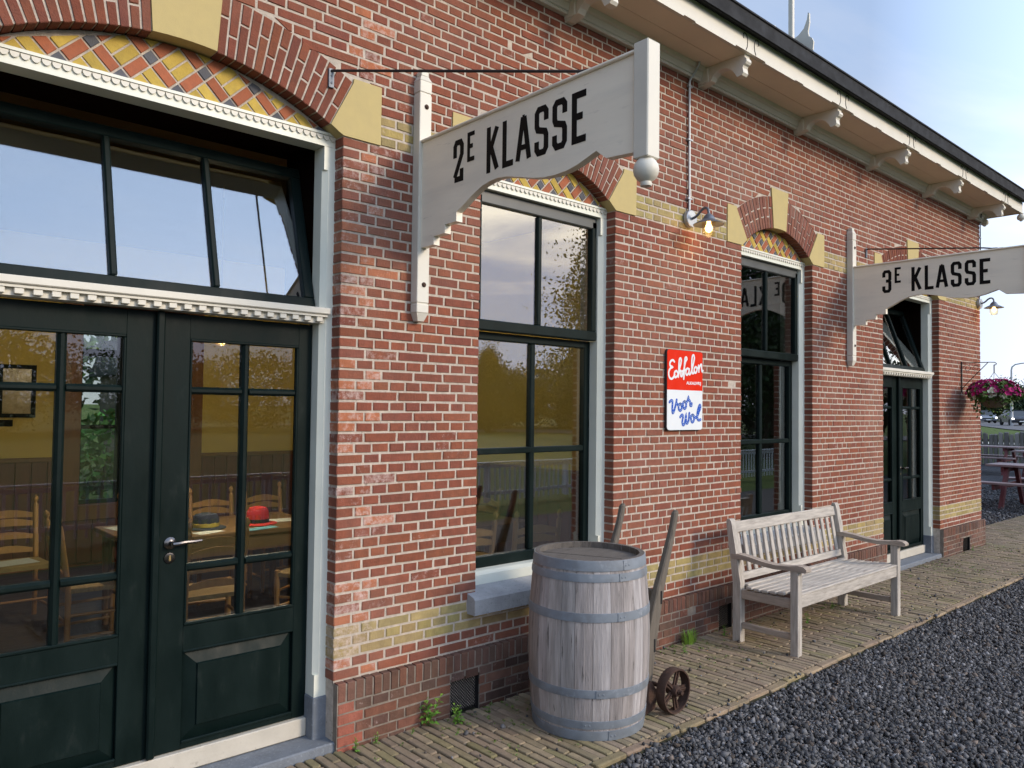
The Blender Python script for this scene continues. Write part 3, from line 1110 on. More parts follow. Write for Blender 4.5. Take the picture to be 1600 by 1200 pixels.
def frame_parts(o, parent, zlo):
    """white outer frame: two jambs with stop chamfer, a head with scalloped bead"""
    _, a, b, _ = o
    Y0, Y1 = 0.074, 0.168
    W = 0.056
    for s, xe in ((1, a), (-1, b)):
        mb = MB()
        x0, x1 = xe, xe + s * W
        zt = 2.775
        # plain ends, the middle run with a chamfered inner arris
        mb.box(x0 - s * 0.012, x1, Y0, Y1, zlo, zlo + 0.10)
        mb.box(x0 - s * 0.012, x1, Y0, Y1, zt - 0.11, zt)
        P = [(x0 - s * 0.012, Y0), (x1 - s * 0.022, Y0), (x1, Y0 + 0.022), (x1, Y1), (x0 - s * 0.012, Y1)]
        mb.prism(P, zlo + 0.10, zt - 0.11, 'z')
        mb.obj('jamb', m_frame_white, parent)
    mb = MB()
    mb.box(a - 0.012, b + 0.012, Y0, Y1, 2.776, 2.838)
    mb.box(a - 0.004, b + 0.004, Y0 - 0.012, Y0, 2.826, 2.838)
    mb.obj('frame_head', m_frame_white, parent)
    sc = MB()
    n = round((b - a) / 0.034)
    for i in range(n):
        xc = a + (b - a) * (i + 0.5) / n
        r = (b - a) / n * 0.47
        P = [(xc + r * math.cos(t), 2.824 + 1.35 * r * math.sin(t)) for t in np.linspace(math.pi, 2 * math.pi, 8)]
        sc.prism(P, Y0 - 0.008, Y0, 'y')
    sc.obj('scalloped_bead', m_white, parent, kind='stuff')


def pane(parent, x0, x1, z0, z1, y, mat, shear=0.0):
    """flat sheet of glass 4 mm thick"""
    mb = MB()
    mb.box(x0, x1, y, y + 0.004, z0, z1)
    return mb.obj('pane', mat, parent)


def make_window(o, head_mat):
    _, a, b, s = o
    w = node('window', bld)
    frame_parts(o, w, 0.668)
    c = (a + b) / 2
    # timber sill and stone sill
    mb = MB()
    mb.prism([(0.06, 0.605), (0.21, 0.605), (0.21, 0.668), (0.10, 0.668), (0.06, 0.655)], a - 0.006, b + 0.006, 'x')
    mb.obj('timber_sill', m_frame_white, w)
    mb = MB()
    mb.prism([(-0.062, 0.482), (0.30, 0.482), (0.30, 0.604), (0.058, 0.604), (-0.05, 0.572), (-0.062, 0.560)], a - 0.055, b + 0.055, 'x')
    mb.obj('stone_sill', m_sillstone, w)
    xi0, xi1 = a + 0.056, b - 0.056
    # upper sash
    us = MB()
    y0, y1 = 0.105, 0.150
    us.box(xi0, xi0 + 0.042, y0, y1, 2.052, 2.748, 0.004)
    us.box(xi1 - 0.042, xi1, y0, y1, 2.052, 2.748, 0.004)
    us.box(xi0, xi1, y0 - 0.006, y1, 1.992, 2.052, 0.006)
    us.box(c - 0.017, c + 0.017, y0 + 0.004, y1, 2.052, 2.700, 0.006)
    us.obj('upper_sash', m_green, w)
    hd = MB()
    hd.box(xi0, xi1, y0, y1, 2.703, 2.774, 0.006)
    hd.obj('sash_head', head_mat, w)
    for l, r in ((xi0 + 0.042, c - 0.017), (c + 0.017, xi1 - 0.042)):
        pane(w, l - 0.004, r + 0.004, 2.048, 2.708, y0 + 0.022, m_glass)
    # lower sash, set further in
    ls = MB()
    y0, y1 = 0.155, 0.200
    ls.box(xi0, xi0 + 0.05, y0, y1, 0.669, 1.99, 0.004)
    ls.box(xi1 - 0.05, xi1, y0, y1, 0.669, 1.99, 0.004)
    ls.box(xi0 + 0.05, xi1 - 0.05, y0 - 0.002, y1, 1.946, 1.99, 0.004)
    ls.box(xi0 + 0.05, xi1 - 0.05, y0 - 0.002, y1, 0.669, 0.728, 0.004)
    ls.box(c - 0.02, c + 0.02, y0 + 0.004, y1, 0.728, 1.946, 0.006)
    ls.box(xi0 + 0.05, xi1 - 0.05, y0 + 0.002, y1 - 0.002, 1.297, 1.333, 0.006)
    ls.obj('lower_sash', m_green, w)
    for l, r in ((xi0 + 0.05, c - 0.02), (c + 0.02, xi1 - 0.05)):
        for z0, z1 in ((0.728, 1.297), (1.333, 1.946)):
            pane(w, l - 0.004, r + 0.004, z0 - 0.004, z1 + 0.004, y0 + 0.024, m_glass)
    return w


def make_door(o, tilt):
    _, a, b, _ = o
    d = node('door', bld)
    frame_parts(o, d, 0.225)
    xi0, xi1 = a + 0.056, b - 0.056
    c = (xi0 + xi1) / 2 - 0.022
    for s, xe in ((1, a), (-1, b)):
        mb = MB()
        mb.box(xe - s * 0.012, xe + s * 0.062, 0.068, 0.17, 0.03, 0.225, 0.004)
        mb.obj('jamb_stone', m_bluestone, d)
    mb = MB()
    mb.box(a - 0.02, b + 0.02, -0.015, 0.34, -0.05, 0.036, 0.006)
    mb.obj('threshold', m_bluestone, d)
    mb = MB()
    mb.box(xi0 + 0.006, xi1 - 0.006, 0.128, 0.20, 0.040, 0.122, 0.004)
    mb.obj('kick_board', m_kick, d)
    # transom ledge with dentils
    mb = MB()
    mb.box(a + 0.02, b - 0.02, 0.045, 0.168, 1.984, 2.014, 0.004)
    mb.box(a + 0.03, b - 0.03, 0.056, 0.168, 1.972, 1.984)
    mb.box(a + 0.035, b - 0.035, 0.078, 0.168, 1.944, 1.972)
    mb.obj('transom_ledge', m_white, d)
    mb = MB()
    mb.box(-0.0155, 0.0155, 0, 0.019, -0.011, 0.011, 0.002)
    dm = mb.mesh('dentil', m_white)
    n = 23
    for i in range(n):
        ob = link('dentil', dm, d)
        ob.location = (a + 0.04 + (b - a - 0.08) * (i + 0.5) / n, 0.060, 1.9605)
    # leaves
    Y0, Y1 = 0.150, 0.192
    for s in (1, -1):
        lf = node('door_leaf', bld)
        lf.parent = bld
        if s > 0:
            X0, X1 = c + 0.004, xi1 - 0.003
        else:
            X0, X1 = xi0 + 0.003, c - 0.004
        meet, out = (X0, X1) if s > 0 else (X1, X0)      # meeting stile, outer stile
        g0, g1 = meet + s * 0.122, out - s * 0.068       # glazed field
        lo, hi = min(g0, g1), max(g0, g1)
        mb = MB()
        mb.box(meet, g0, Y0, Y1, 0.125, 1.940, 0.002)
        mb.box(g1, out, Y0, Y1, 0.125, 1.940, 0.002)
        mb.box(lo, hi, Y0 + 0.0005, Y1, 1.838, 1.939)
        mb.box(lo, hi, Y0 + 0.0005, Y1, 0.528, 0.632)
        mb.box(lo, hi, Y0 + 0.0005, Y1, 0.126, 0.152)
        mb.obj('leaf_frame', m_green, lf)
        bar = MB()
        gm = (lo + hi) / 2
        bar.prism([(gm - 0.017, 0.19), (gm - 0.017, 0.165), (gm - 0.006, 0.153), (gm + 0.006, 0.153), (gm + 0.017, 0.165), (gm + 0.017, 0.19)], 0.632, 1.838, 'z')
        bar.obj('glazing_bar', m_green, lf)
        for zb in (1.618, 0.872):
            bar = MB()
            for l, r in ((lo, gm - 0.0172), (gm + 0.0172, hi)):
                bar.prism([(0.19, zb - 0.016), (0.165, zb - 0.016), (0.154, zb - 0.006), (0.154, zb + 0.006), (0.165, zb + 0.016), (0.19, zb + 0.016)], l, r, 'x')
            bar.obj('glazing_bar', m_green, lf)
        bead = MB()
        for zb, t in ((0.634, 0.012), (1.826, 0.012)):
            bead.box(lo, hi, Y0 - 0.004, Y0 + 0.02, zb, zb + t, 0.003)
        for xb in (lo, hi - 0.010):
            bead.box(xb, xb + 0.010, Y0 - 0.003, Y0 + 0.02, 0.646, 1.826, 0.003)
        bead.obj('glazing_bead', m_green, lf)
        for l, r in ((lo, gm - 0.014), (gm + 0.014, hi)):
            for z0, z1 in ((0.632, 0.857), (0.888, 1.603), (1.633, 1.838)):
                pane(lf, l, r, z0, z1, 0.171, m_glass_thin)
        # raised and fielded panel
        pn = MB()
        p0, p1, q0, q1 = lo + 0.0, hi - 0.0, 0.152, 0.528
        e = 0.058
        V = [(p0, Y0 + 0.022, q0), (p1, Y0 + 0.022, q0), (p1, Y0 + 0.022, q1), (p0, Y0 + 0.022, q1),
             (p0 + e, Y0 + 0.002, q0 + e), (p1 - e, Y0 + 0.002, q0 + e), (p1 - e, Y0 + 0.002, q1 - e), (p0 + e, Y0 + 0.002, q1 - e),
             (p0 + e + .004, Y0 - 0.006, q0 + e + .004), (p1 - e - .004, Y0 - 0.006, q0 + e + .004), (p1 - e - .004, Y0 - 0.006, q1 - e - .004), (p0 + e + .004, Y0 - 0.006, q1 - e - .004)]
        F = [(8, 9, 10, 11)]
        for bs in (0, 4):
            F += [(bs, bs + 1, bs + 5, bs + 4), (bs + 1, bs + 2, bs + 6, bs + 5), (bs + 2, bs + 3, bs + 7, bs + 6), (bs + 3, bs, bs + 4, bs + 7)]
        pn.add(V, F)
        pn.box(p0, p1, Y0 - 0.006, Y0 + 0.012, q0 - 0.004, q0 + 0.008, 0.003)
        pn.box(p0, p1, Y0 - 0.004, Y0 + 0.012, q1 - 0.006, q1 + 0.004, 0.003)
        pn.obj('door_panel', m_green, lf)
        if s > 0:
            ast = MB()
            ast.box(c - 0.016, c + 0.016, 0.122, 0.149, 0.125, 1.940, 0.006)
            ast.obj('astragal', m_green, lf)
            hx, hz = c + 0.062, 0.985
            hd = MB()
            hd.lathe([(0.0, 0), (0.025, 0), (0.025, 0.006), (0.016, 0.012), (0.010, 0.014), (0.010, 0.045), (0.0, 0.045)], 16, T(hx, Y0, hz) @ RX(R(90)))
            hd.tube([(hx, Y0 - 0.042, hz), (hx + 0.02, Y0 - 0.046, hz + 0.001), (hx + 0.05, Y0 - 0.046, hz + 0.004), (hx + 0.085, Y0 - 0.043, hz + 0.003), (hx + 0.118, Y0 - 0.038, hz + 0.004)], [0.010, 0.010, 0.008, 0.0075, 0.006], 8)
            hd.obj('handle', m_chrome, lf, smooth=True)
            lk = MB()
            lk.lathe([(0.0, 0), (0.024, 0), (0.022, 0.004), (0.017, 0.005), (0.0, 0.005)], 16, T(hx, Y0, hz - 0.062) @ RX(R(90)))
            lk.obj('lock_plate', m_chrome, lf, smooth=True)
            lk = MB()
            lk.box(hx - 0.0045, hx + 0.0045, Y0 - 0.009, Y0 - 0.004, hz - 0.074, hz - 0.05, 0.002)
            lk.obj('key_plate', m_brass, lf)
    # transom light, hinged at the foot and tipped inwards
    tr = node('transom_window', bld)
    piv = T(0, 0.118, 2.016) @ RX(-tilt)
    x0, x1 = xi0 + 0.004, xi1 - 0.004
    H = 0.73
    sash = MB()
    sash.box(x0, x1, 0, 0.042, 0, 0.052, 0.004, piv)
    sash.box(x0, x1, 0, 0.042, H - 0.052, H, 0.004, piv)
    sash.box(x0, x0 + 0.05, 0.001, 0.041, 0.052, H - 0.052, 0.004, piv)
    sash.box(x1 - 0.05, x1, 0.001, 0.041, 0.052, H - 0.052, 0.004, piv)
    sash.obj('sash', m_green, tr)
    ms = [x0 + 0.05 + (x1 - x0 - 0.1) * k / 3 for k in range(4)]
    for k in (1, 2):
        mb = MB()
        mb.box(ms[k] - 0.014, ms[k] + 0.014, -0.003, 0.04, 0.052, H - 0.052, 0.006, piv)
        mb.obj('mullion', m_green, tr)
    for k in range(3):
        mb = MB()
        mb.box(ms[k] + (0.01 if k else -0.004), ms[k + 1] - (0.01 if k < 2 else -0.004), 0.02, 0.024, 0.048, H - 0.048, 0, piv)
        mb.obj('pane', m_glass, tr)
    # reveal lining behind the transom, the interior's shade put into its near-black colour
    ln = MB()
    ln.box(xi0 - 0.05, xi0, 0.17, 0.46, 1.99, 2.80)
    ln.box(xi1, xi1 + 0.05, 0.17, 0.46, 1.99, 2.80)
    ln.box(xi0 - 0.05, xi1 + 0.05, 0.17, 0.46, 2.80, 2.84)
    ln.obj('lining', m_lining, tr)
    return d


make_door(OPEN[0], R(16))
make_window(OPEN[1], m_greysash)
make_window(OPEN[2], m_greysash)
make_door(OPEN[3], R(19))

# ------------------------------------------------------------------ eaves
ev = node('eaves', bld)
EX0, EX1 = X_WEST - 0.25, 10.75
mb = MB()
mb.prism([(0.004, 3.895), (-0.03, 3.895), (-0.036, 3.903), (-0.030, 3.914), (-0.040, 3.918), (-0.046, 3.955), (-0.062, 3.962), (-0.072, 3.984), (0.004, 3.984)], X_WEST, X_END + 0.02, 'x')
mb.obj('bed_moulding', m_white, ev)
for ya, yb_ in ((-0.372, -0.202), (-0.199, 0.10)):
    mb = MB()
    mb.box(EX0, EX1 - 0.02, ya, yb_, 3.985, 4.005)
    mb.obj('soffit_board', m_soffit, ev)
mb = MB()
mb.box(EX0, EX1, -0.200, -0.198, 3.988, 4.002)
mb.box(EX0, EX1 - 0.02, 0.10, 5.3, 3.992, 4.01)
mb.obj('soffit_backing', m_soffit, ev)
BRX = [0.575 + 1.365 * k for k in range(-1, 8)]
# fascia with a lower edge that steps up beside every bracket
P = [(EX0, 4.20), (EX0, 3.975)]
for x in BRX:
    P += [(x - 0.19, 3.975), (x - 0.185, 3.986), (x + 0.185, 3.986), (x + 0.19, 3.975)]
    P += [(x + 0.60, 3.975), (x + 0.605, 3.984), (x + 0.72, 3.984), (x + 0.725, 3.975)] if x + 0.73 < EX1 else []
P += [(EX1, 3.975), (EX1, 4.20)]
mb = MB()
mb.prism([q for q in P if q[0] <= EX1], -0.400, -0.375, 'y')
mb.obj('fascia_board', m_white, ev)
mb = MB()
mb.box(EX1 - 0.03, EX1, -0.374, 5.7, 3.975, 4.20)
mb.obj('fascia_board', m_white, ev)
for x in BRX:
    mb = MB()
    Q = [(0.0, 3.984), (-0.372, 3.984), (-0.372, 3.962), (-0.384, 3.950), (-0.386, 3.932), (-0.376, 3.918), (-0.362, 3.912), (-0.356, 3.896), (-0.362, 3.862), (-0.350, 3.846), (-0.312, 3.842), (-0.294, 3.875), (-0.266, 3.908),
         (-0.230, 3.930), (-0.190, 3.938), (-0.152, 3.930), (-0.122, 3.908), (-0.106, 3.882), (-0.03, 3.862), (0.0, 3.862)]
    mb.prism(Q, x - 0.031, x + 0.031, 'x')
    mb.box(x - 0.040, x + 0.040, -0.088, 0.0, 3.876, 3.982, 0.004)
    mb.obj('bracket', m_white, ev)
    # the carved pair of scrolls on the fascia above
    if x > 2.5:
        for s in (-1, 1):
            pts = [(0.062, 3.991), (0.047, 4.015), (0.042, 4.045), (0.046, 4.075), (0.060, 4.098), (0.080, 4.102), (0.096, 4.090), (0.098, 4.070), (0.087, 4.062)]
            sc = MB()
            sc.tube([(x + s * a_, -0.4003, z_) for a_, z_ in pts], 0.0036, 5)
            sc.obj('carved_scroll', m_edge, ev)
mb = MB()
mb.prism([(-0.376, 4.196), (-0.402, 4.150), (-0.402, 4.112), (-0.452, 4.094), (-0.460, 4.10), (-0.462, 4.198), (-0.470, 4.205), (-0.470, 4.216), (-0.455, 4.216), (-0.452, 4.15), (-0.41, 4.17), (-0.376, 4.21)], EX0 - 0.02, EX1 + 0.03, 'x')
mb.obj('gutter', m_black, ev)
mb = MB()
mb.box(EX0, EX1, -0.408, -0.4005, 4.138, 4.15, 0.002)
mb.obj('fascia_bead', m_white, ev)
for x_, y_ in ((EX1 - 0.02, -0.388), (EX1 - 0.03, 0.0)):
    mb = MB()
    mb.lathe([(0.0, -0.095), (0.012, -0.095), (0.016, -0.088), (0.040, -0.070), (0.046, -0.048), (0.038, -0.022), (0.022, -0.010), (0.030, 0.0), (0.0, 0.0)][::-1], 14, T(x_, y_, 3.975))
    mb.obj('pendant_ball', m_white, ev, smooth=True)
    if y_ == 0.0:
        mb = MB()
        mb.box(EX1 - 0.09, EX1 + 0.01, -0.05, 0.05, 3.976, 4.10, 0.006)
        mb.obj('gable_purlin_end', m_white, ev)

# roof
rf = node('roof', bld)
SL = 0.945
RY0, RZ0 = -0.40, 4.215
RYR = 2.55
RZR = RZ0 + SL * (RYR - RY0)
mb = MB()
for s in (0, 1):
    f = (lambda y: y) if s == 0 else (lambda y: 2 * RYR - y)
    q = [(f(RY0), RZ0 - 0.06), (f(RYR), RZR - 0.06), (f(RYR), RZR), (f(RY0), RZ0)]
    mb.prism(q if s == 0 else q[::-1], EX0, EX1, 'x')
mb.obj('roof_deck', m_roof, rf)
tile = MB()
n = 8
for i in range(n):
    x0_, x1_ = -0.11 + 0.22 * i / n, -0.11 + 0.22 * (i + 1) / n
    h = lambda x: 0.022 + 0.018 * math.cos(2 * math.pi * x / 0.22 * 1.0)
    for (ya, yb2, lift) in ((-0.05, 0.36, 0.012),):
        V = []
        for x in (x0_, x1_):
            for y, l in ((ya, lift + 0.012), (yb2, lift)):
                V += [(x, y, SL * (y) + h(x) + l), (x, y, SL * (y) + h(x) + l - 0.014)]
        tile.add(V, [(0, 2, 6, 4), (1, 5, 7, 3), (0, 4, 5, 1), (2, 3, 7, 6)])
tmesh = tile.mesh('roof_tile', m_roof, smooth=False)
nt = int((EX1 - EX0) / 0.22)
for i in range(nt):
    if EX0 + 0.11 + i * 0.22 > 2.0:
        o = link('roof_tile', tmesh, rf)
        o.location = (EX0 + 0.11 + i * 0.22, RY0 + 0.01, RZ0 + rnd.uniform(0, 0.012))
more = MB()
for r_ in range(1, 9):
    for i in range(nt):
        o_ = (EX0 + 0.11 + i * 0.22, RY0 + 0.01 + 0.33 * r_, RZ0 + SL * 0.33 * r_)
        more.add([(v[0] + o_[0], v[1] + o_[1], v[2] + o_[2]) for v in tile.v], tile.f)
more.obj('roof_tiling', m_roof, rf, kind='stuff')
mb = MB()
mb.tube([(EX0, RYR, RZR + 0.03), (EX1, RYR, RZR + 0.03)], 0.075, 8)
mb.obj('ridge_cap', m_roof, rf)
# gable finial: post and a horned board
mb = MB()
mb.box(10.68, 10.745, RYR - 0.035, RYR + 0.035, RZR - 0.25, RZR + 1.3, 0.008)
mb.obj('finial_post', m_white, rf)
mb = MB()
mb.prism([(2.515, RZR + 0.10), (2.43, RZR + 0.13), (2.35, RZR + 0.20), (2.30, RZR + 0.32), (2.285, RZR + 0.42), (2.265, RZR + 0.40), (2.262, RZR + 0.26), (2.285, RZR + 0.13), (2.27, RZR + 0.06), (2.225, RZR + 0.02), (2.20, RZR - 0.04), (2.21, RZR - 0.16), (2.515, RZR - 0.10)], 10.70, 10.73, 'x')
mb.obj('horned_board', m_white, rf)
mb = MB()
mb.prism([(2.585, RZR + 0.10), (2.67, RZR + 0.13), (2.75, RZR + 0.20), (2.80, RZR + 0.32), (2.815, RZR + 0.42), (2.835, RZR + 0.40), (2.838, RZR + 0.26), (2.815, RZR + 0.13), (2.83, RZR + 0.06), (2.875, RZR + 0.02), (2.90, RZR - 0.04), (2.89, RZR - 0.16), (2.585, RZR - 0.10)][::-1], 10.70, 10.73, 'x')
mb.obj('horned_board', m_white, rf)

# ------------------------------------------------------------------ the rest of the shell and the rooms
m_backbrick = pmat('rear_brick', (0.26, 0.082, 0.053), var=0.3, scale=14, rough=0.9, bump=0.6, bscale=30, spec=0.2)
shell = MB()
gy = 0.301
shell.prism([(gy, -0.05), (5.3, -0.05), (5.3, 4.0), (2.55, 6.9), (gy, 4.6)], X_END - 0.30, X_END - 0.002, 'x')
shell.obj('gable_wall', m_backbrick, bld)
shell = MB()
shell.box(X_WEST, X_WEST + 0.3, gy, 5.3, -0.05, 4.0)
shell.obj('west_wall', m_backbrick, bld)
BW = [(-1.0, 0.0, 0.60, 2.50), (1.90, 2.87, 0.60, 2.50), (6.6, 7.5, 0.60, 2.50)]  # leftmost window is unseen, added to let daylight into the room
rw = MB()
x = X_WEST + 0.3
for a, b, z0, z1 in BW:
    rw.box(x, a, 5.0, 5.3, -0.05, 4.0)
    rw.box(a, b, 5.0, 5.3, -0.05, z0)
    rw.box(a, b, 5.0, 5.3, z1, 4.0)
    x = b
rw.box(x, X_END - 0.3, 5.0, 5.3, -0.05, 4.0)
rw.obj('rear_wall', m_backbrick, bld)
room = node('waiting_room', bld)
PX = 4.65
lin = MB()
x = X_WEST + 0.302
for a, b, z0, z1 in BW[:2]:
    lin.box(x, a - 0.16, 4.985, 4.998, 1.06, 3.1)
    x = b + 0.16
lin.box(x, PX, 4.985, 4.998, 1.06, 3.1)
for a, b, z0, z1 in BW[:2]:
    lin.box(a - 0.16, b + 0.16, 4.985, 4.998, z1 + 0.14, 3.1)
lin.box(PX, PX + 0.012, 0.301, 4.985, 1.06, 3.1)
lin.box(X_WEST + 0.302, X_WEST + 0.31, 0.301, 4.985, 1.06, 3.1)
lin.box(0.0, 0.26, 0.301, 0.312, 0.05, 3.1)
lin.box(1.9, 2.58, 0.301, 0.312, 0.05, 3.1)
lin.box(3.82, PX, 0.301, 0.312, 0.05, 3.1)
lin.obj('plastered_wall', m_wallyellow, room)
ws = MB()
x = X_WEST + 0.32
while x < PX - 0.02:
    if not any(a - 0.10 < x + 0.06 < b + 0.10 for a, b, _, _ in BW):
        ws.box(x + 0.002, x + 0.124, 4.968, 4.985, 0.06, 1.02, 0.004)
    else:
        ws.box(x + 0.002, x + 0.124, 4.968, 4.985, 0.06, 0.46, 0.004)
    x += 0.128
y = 0.32
while y < 4.95:
    ws.box(PX - 0.017, PX, y + 0.002, y + 0.124, 0.06, 1.02, 0.004)
    y += 0.128
ws.obj('wainscot_boards', m_wainscot, room, kind='stuff')
mb = MB()
x = X_WEST + 0.31
for a, b, _, _ in BW[:2]:
    mb.box(x, a - 0.15, 4.95, 4.985, 1.02, 1.058, 0.004)
    x = b + 0.15
mb.box(x, PX - 0.04, 4.95, 4.985, 1.02, 1.058, 0.004)
mb.box(PX - 0.038, PX, 0.32, 4.985, 1.021, 1.058, 0.004)
mb.obj('dado_rail', m_trimwood, room)
mb = MB()
mb.box(X_WEST + 0.3, X_END - 0.3, 0.29, 5.0, -0.05, 0.03)
mb.obj('floor_boards', m_floorwood, room)
mb = MB()
mb.box(X_WEST + 0.3, X_END - 0.3, 0.301, 5.0, 3.1, 3.16)
mb.obj('ceiling', m_ceil, room)
mb = MB()
mb.box(PX + 0.012, PX + 0.12, 0.301, 5.0, 0.03, 3.1)
mb.box(PX + 0.12, X_END - 0.3, 4.985, 4.999, 0.03, 0.6)
mb.box(PX + 0.12, 6.6, 4.985, 4.999, 0.6, 3.1)
mb.box(7.5, X_END - 0.3, 4.985, 4.999, 0.6, 3.1)
mb.box(X_END - 0.312, X_END - 0.3, 0.301, 4.985, 0.03, 3.1)
mb.obj('partition', m_darkroom, room)
for bi, (a, b, z0, z1) in enumerate(BW):
    bw = node('rear_window', bld)
    mb = MB()
    for q in ((a - 0.16, a, z0 - 0.14, z1 + 0.14), (b, b + 0.16, z0 - 0.14, z1 + 0.14), (a, b, z1, z1 + 0.14), (a, b, z0 - 0.14, z0)):
        mb.box(q[0], q[1], 4.94, 4.984, q[2], q[3], 0.006)
    mb.obj('window_casing', m_trimwood, bw)
    mb = MB()
    mb.box(a, a + 0.03, 5.06, 5.10, z0, z1)
    mb.box(b - 0.03, b, 5.06, 5.10, z0, z1)
    mb.box(a + 0.03, b - 0.03, 5.06, 5.10, z0, z0 + 0.04)
    mb.box(a + 0.03, b - 0.03, 5.06, 5.10, z1 - 0.05, z1)
    mb.obj('sash', m_green, bw)
    for xx in (a + 0.355, a + 0.665):
        mb = MB()
        mb.box(xx - 0.02, xx + 0.02, 5.062, 5.098, z0 + 0.04, z1 - 0.05)
        mb.obj('glazing_bar', m_green, bw)
    for zz, t in ((1.335, 0.018), (2.05, 0.035)):
        mb = MB()
        mb.box(a + 0.03, b - 0.03, 5.064, 5.096, zz - t, zz + t)
        mb.obj('glazing_bar', m_green, bw)
    mb = MB()
    mb.box(a + 0.02, b - 0.02, 5.078, 5.082, z0 + 0.03, z1 - 0.04)
    mb.obj('pane', m_glass_thin, bw)

# ------------------------------------------------------------------ path, gravel, ground
PATH_Y = -0.905


def terrain(x, y):
    t = min(1, max(0, (x - 34) / 60.0))
    return -0.07 + 0.60 * t * t * (3 - 2 * t)


gx = [-900, -300, -120, -60, -30, -10, 0, 10, 20, 28, 34, 40, 46, 52, 58, 64, 70, 76, 82, 88, 94, 100, 130, 180, 300, 600, 1200, 2500]
gyv = [-2000, -600, -200, -80, -40, -20, -8, -4, 0, 4, 8, 16, 24, 32, 40, 60, 100, 200, 500, 1500]
mb = MB()
mb.add([(x, y, terrain(x, y)) for x in gx for y in gyv], [(i * len(gyv) + j, (i + 1) * len(gyv) + j, (i + 1) * len(gyv) + j + 1, i * len(gyv) + j + 1) for i in range(len(gx) - 1) for j in range(len(gyv) - 1)])
mb.obj('ground', m_grass, None, kind='structure')
mb = MB()
mb.add([(-14, -4.9, -0.034), (28.3, -4.9, -0.034), (28.3, 9, -0.034), (-14, 9, -0.034)], [(0, 1, 2, 3)])
yard = mb.obj('gravel_yard', m_gravelbase, None, kind='structure')
mb = MB()
mb.add([(-3, PATH_Y - 0.01, -0.016), (15.0, PATH_Y - 0.01, -0.016), (15.0, 0.03, -0.016), (-3, 0.03, -0.016)], [(0, 1, 2, 3)])
mb.add([(-3, PATH_Y - 0.01, -0.05), (15.0, PATH_Y - 0.01, -0.05), (15.0, PATH_Y - 0.01, -0.016), (-3, PATH_Y - 0.01, -0.016)], [(0, 1, 2, 3)])
mb.add([(10.6, 0.03, -0.016), (15.0, 0.03, -0.016), (15.0, 0.5, -0.016), (10.6, 0.5, -0.016)], [(0, 1, 2, 3)])
path = mb.obj('path', m_joint, None, kind='structure')

pavers = []   # x0,x1,y0,y1
PW, PL = 0.0465, 0.192
x = -0.9
row = 0
while x < 14.9:
    y = -0.040 if x < 10.57 else 0.5
    for o in OPEN:
        if o[0] == 'door' and o[1] - 0.02 < x < o[2] - 0.01:
            y = -0.018
    off = (row % 2) * PL * 0.5 + rnd.uniform(-0.02, 0.02)
    yl = y
    first = True
    while yl > -0.853:
        yn = yl - (PL - off if first and off > 0.05 else PL)
        first = False
        if yn < -0.80:
            yn = -0.853
        pavers.append((x, x + PW, yn, yl, False))
        yl = yn
    x += PW
    row += 1
x = -0.9
while x < 14.8:
    l = 0.205 + rnd.uniform(-0.012, 0.012)
    pavers.append((x, x + l, -0.905 + rnd.uniform(-0.008, 0.006), -0.855, True))
    x += l


def paver_colour(x, y):
    b = rnd.choice([(0.27, 0.215, 0.135), (0.305, 0.235, 0.155), (0.275, 0.215, 0.145), (0.315, 0.245, 0.155), (0.265, 0.20, 0.14), (0.285, 0.215, 0.15)])
    k = rnd.uniform(0.80, 0.99)
    g = rnd.random()
    c = [q * k for q in b]
    if g < 0.14:
        c = [c[0] * 0.9, c[1] * 0.96, c[2] * 0.8]
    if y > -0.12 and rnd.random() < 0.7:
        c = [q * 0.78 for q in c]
    return (*c, 0)


def paver_mesh(mb, w, l, h=0.03):
    """worn clinker: softened long edges, rounded ends"""
    a, b = w / 2, l / 2
    rings = []
    for ins, z in ((0.0, -h), (0.0, -0.006), (0.0014, -0.0022), (0.0045, 0.0)):
        c = 0.0055 + ins * 0.3
        aa, bb = a - ins, b - ins
        c = min(c, aa * 0.8, bb * 0.8)
        rings.append([(-aa + c, -bb, z), (aa - c, -bb, z), (aa, -bb + c, z), (aa, bb - c, z), (aa - c, bb, z), (-aa + c, bb, z), (-aa, bb - c, z), (-aa, -bb + c, z)])
    V = [p for r in rings for p in r]
    V = [(p[0] + rnd.uniform(-.0010, .0010), p[1] + rnd.uniform(-.0018, .0018), p[2] + rnd.uniform(-.0010, .0010)) for p in V]
    F = [tuple(range(24, 32))]
    for i in range(3):
        for j in range(8):
            F.append((i * 8 + j, i * 8 + (j + 1) % 8, (i + 1) * 8 + (j + 1) % 8, (i + 1) * 8 + j))
    mb.add(V, F)


def paver_seen(p):
    c = ((p[0] + p[1]) / 2, (p[2] + p[3]) / 2)
    q = [project((x_, y_, 0)) for x_, y_ in ((p[0], p[2]), (p[1], p[2]), (p[1], p[3]), (p[0], p[3]))]
    if min(t[2] for t in q) < 0.5 or not (0 < q[0][0] < 1600 and q[0][1] < 1205):
        return 0
    if (c[0] - 2.97) ** 2 + (c[1] + 0.509) ** 2 < 0.30 ** 2:
        return 0
    return abs(poly_area([(t[0], t[1]) for t in q]))


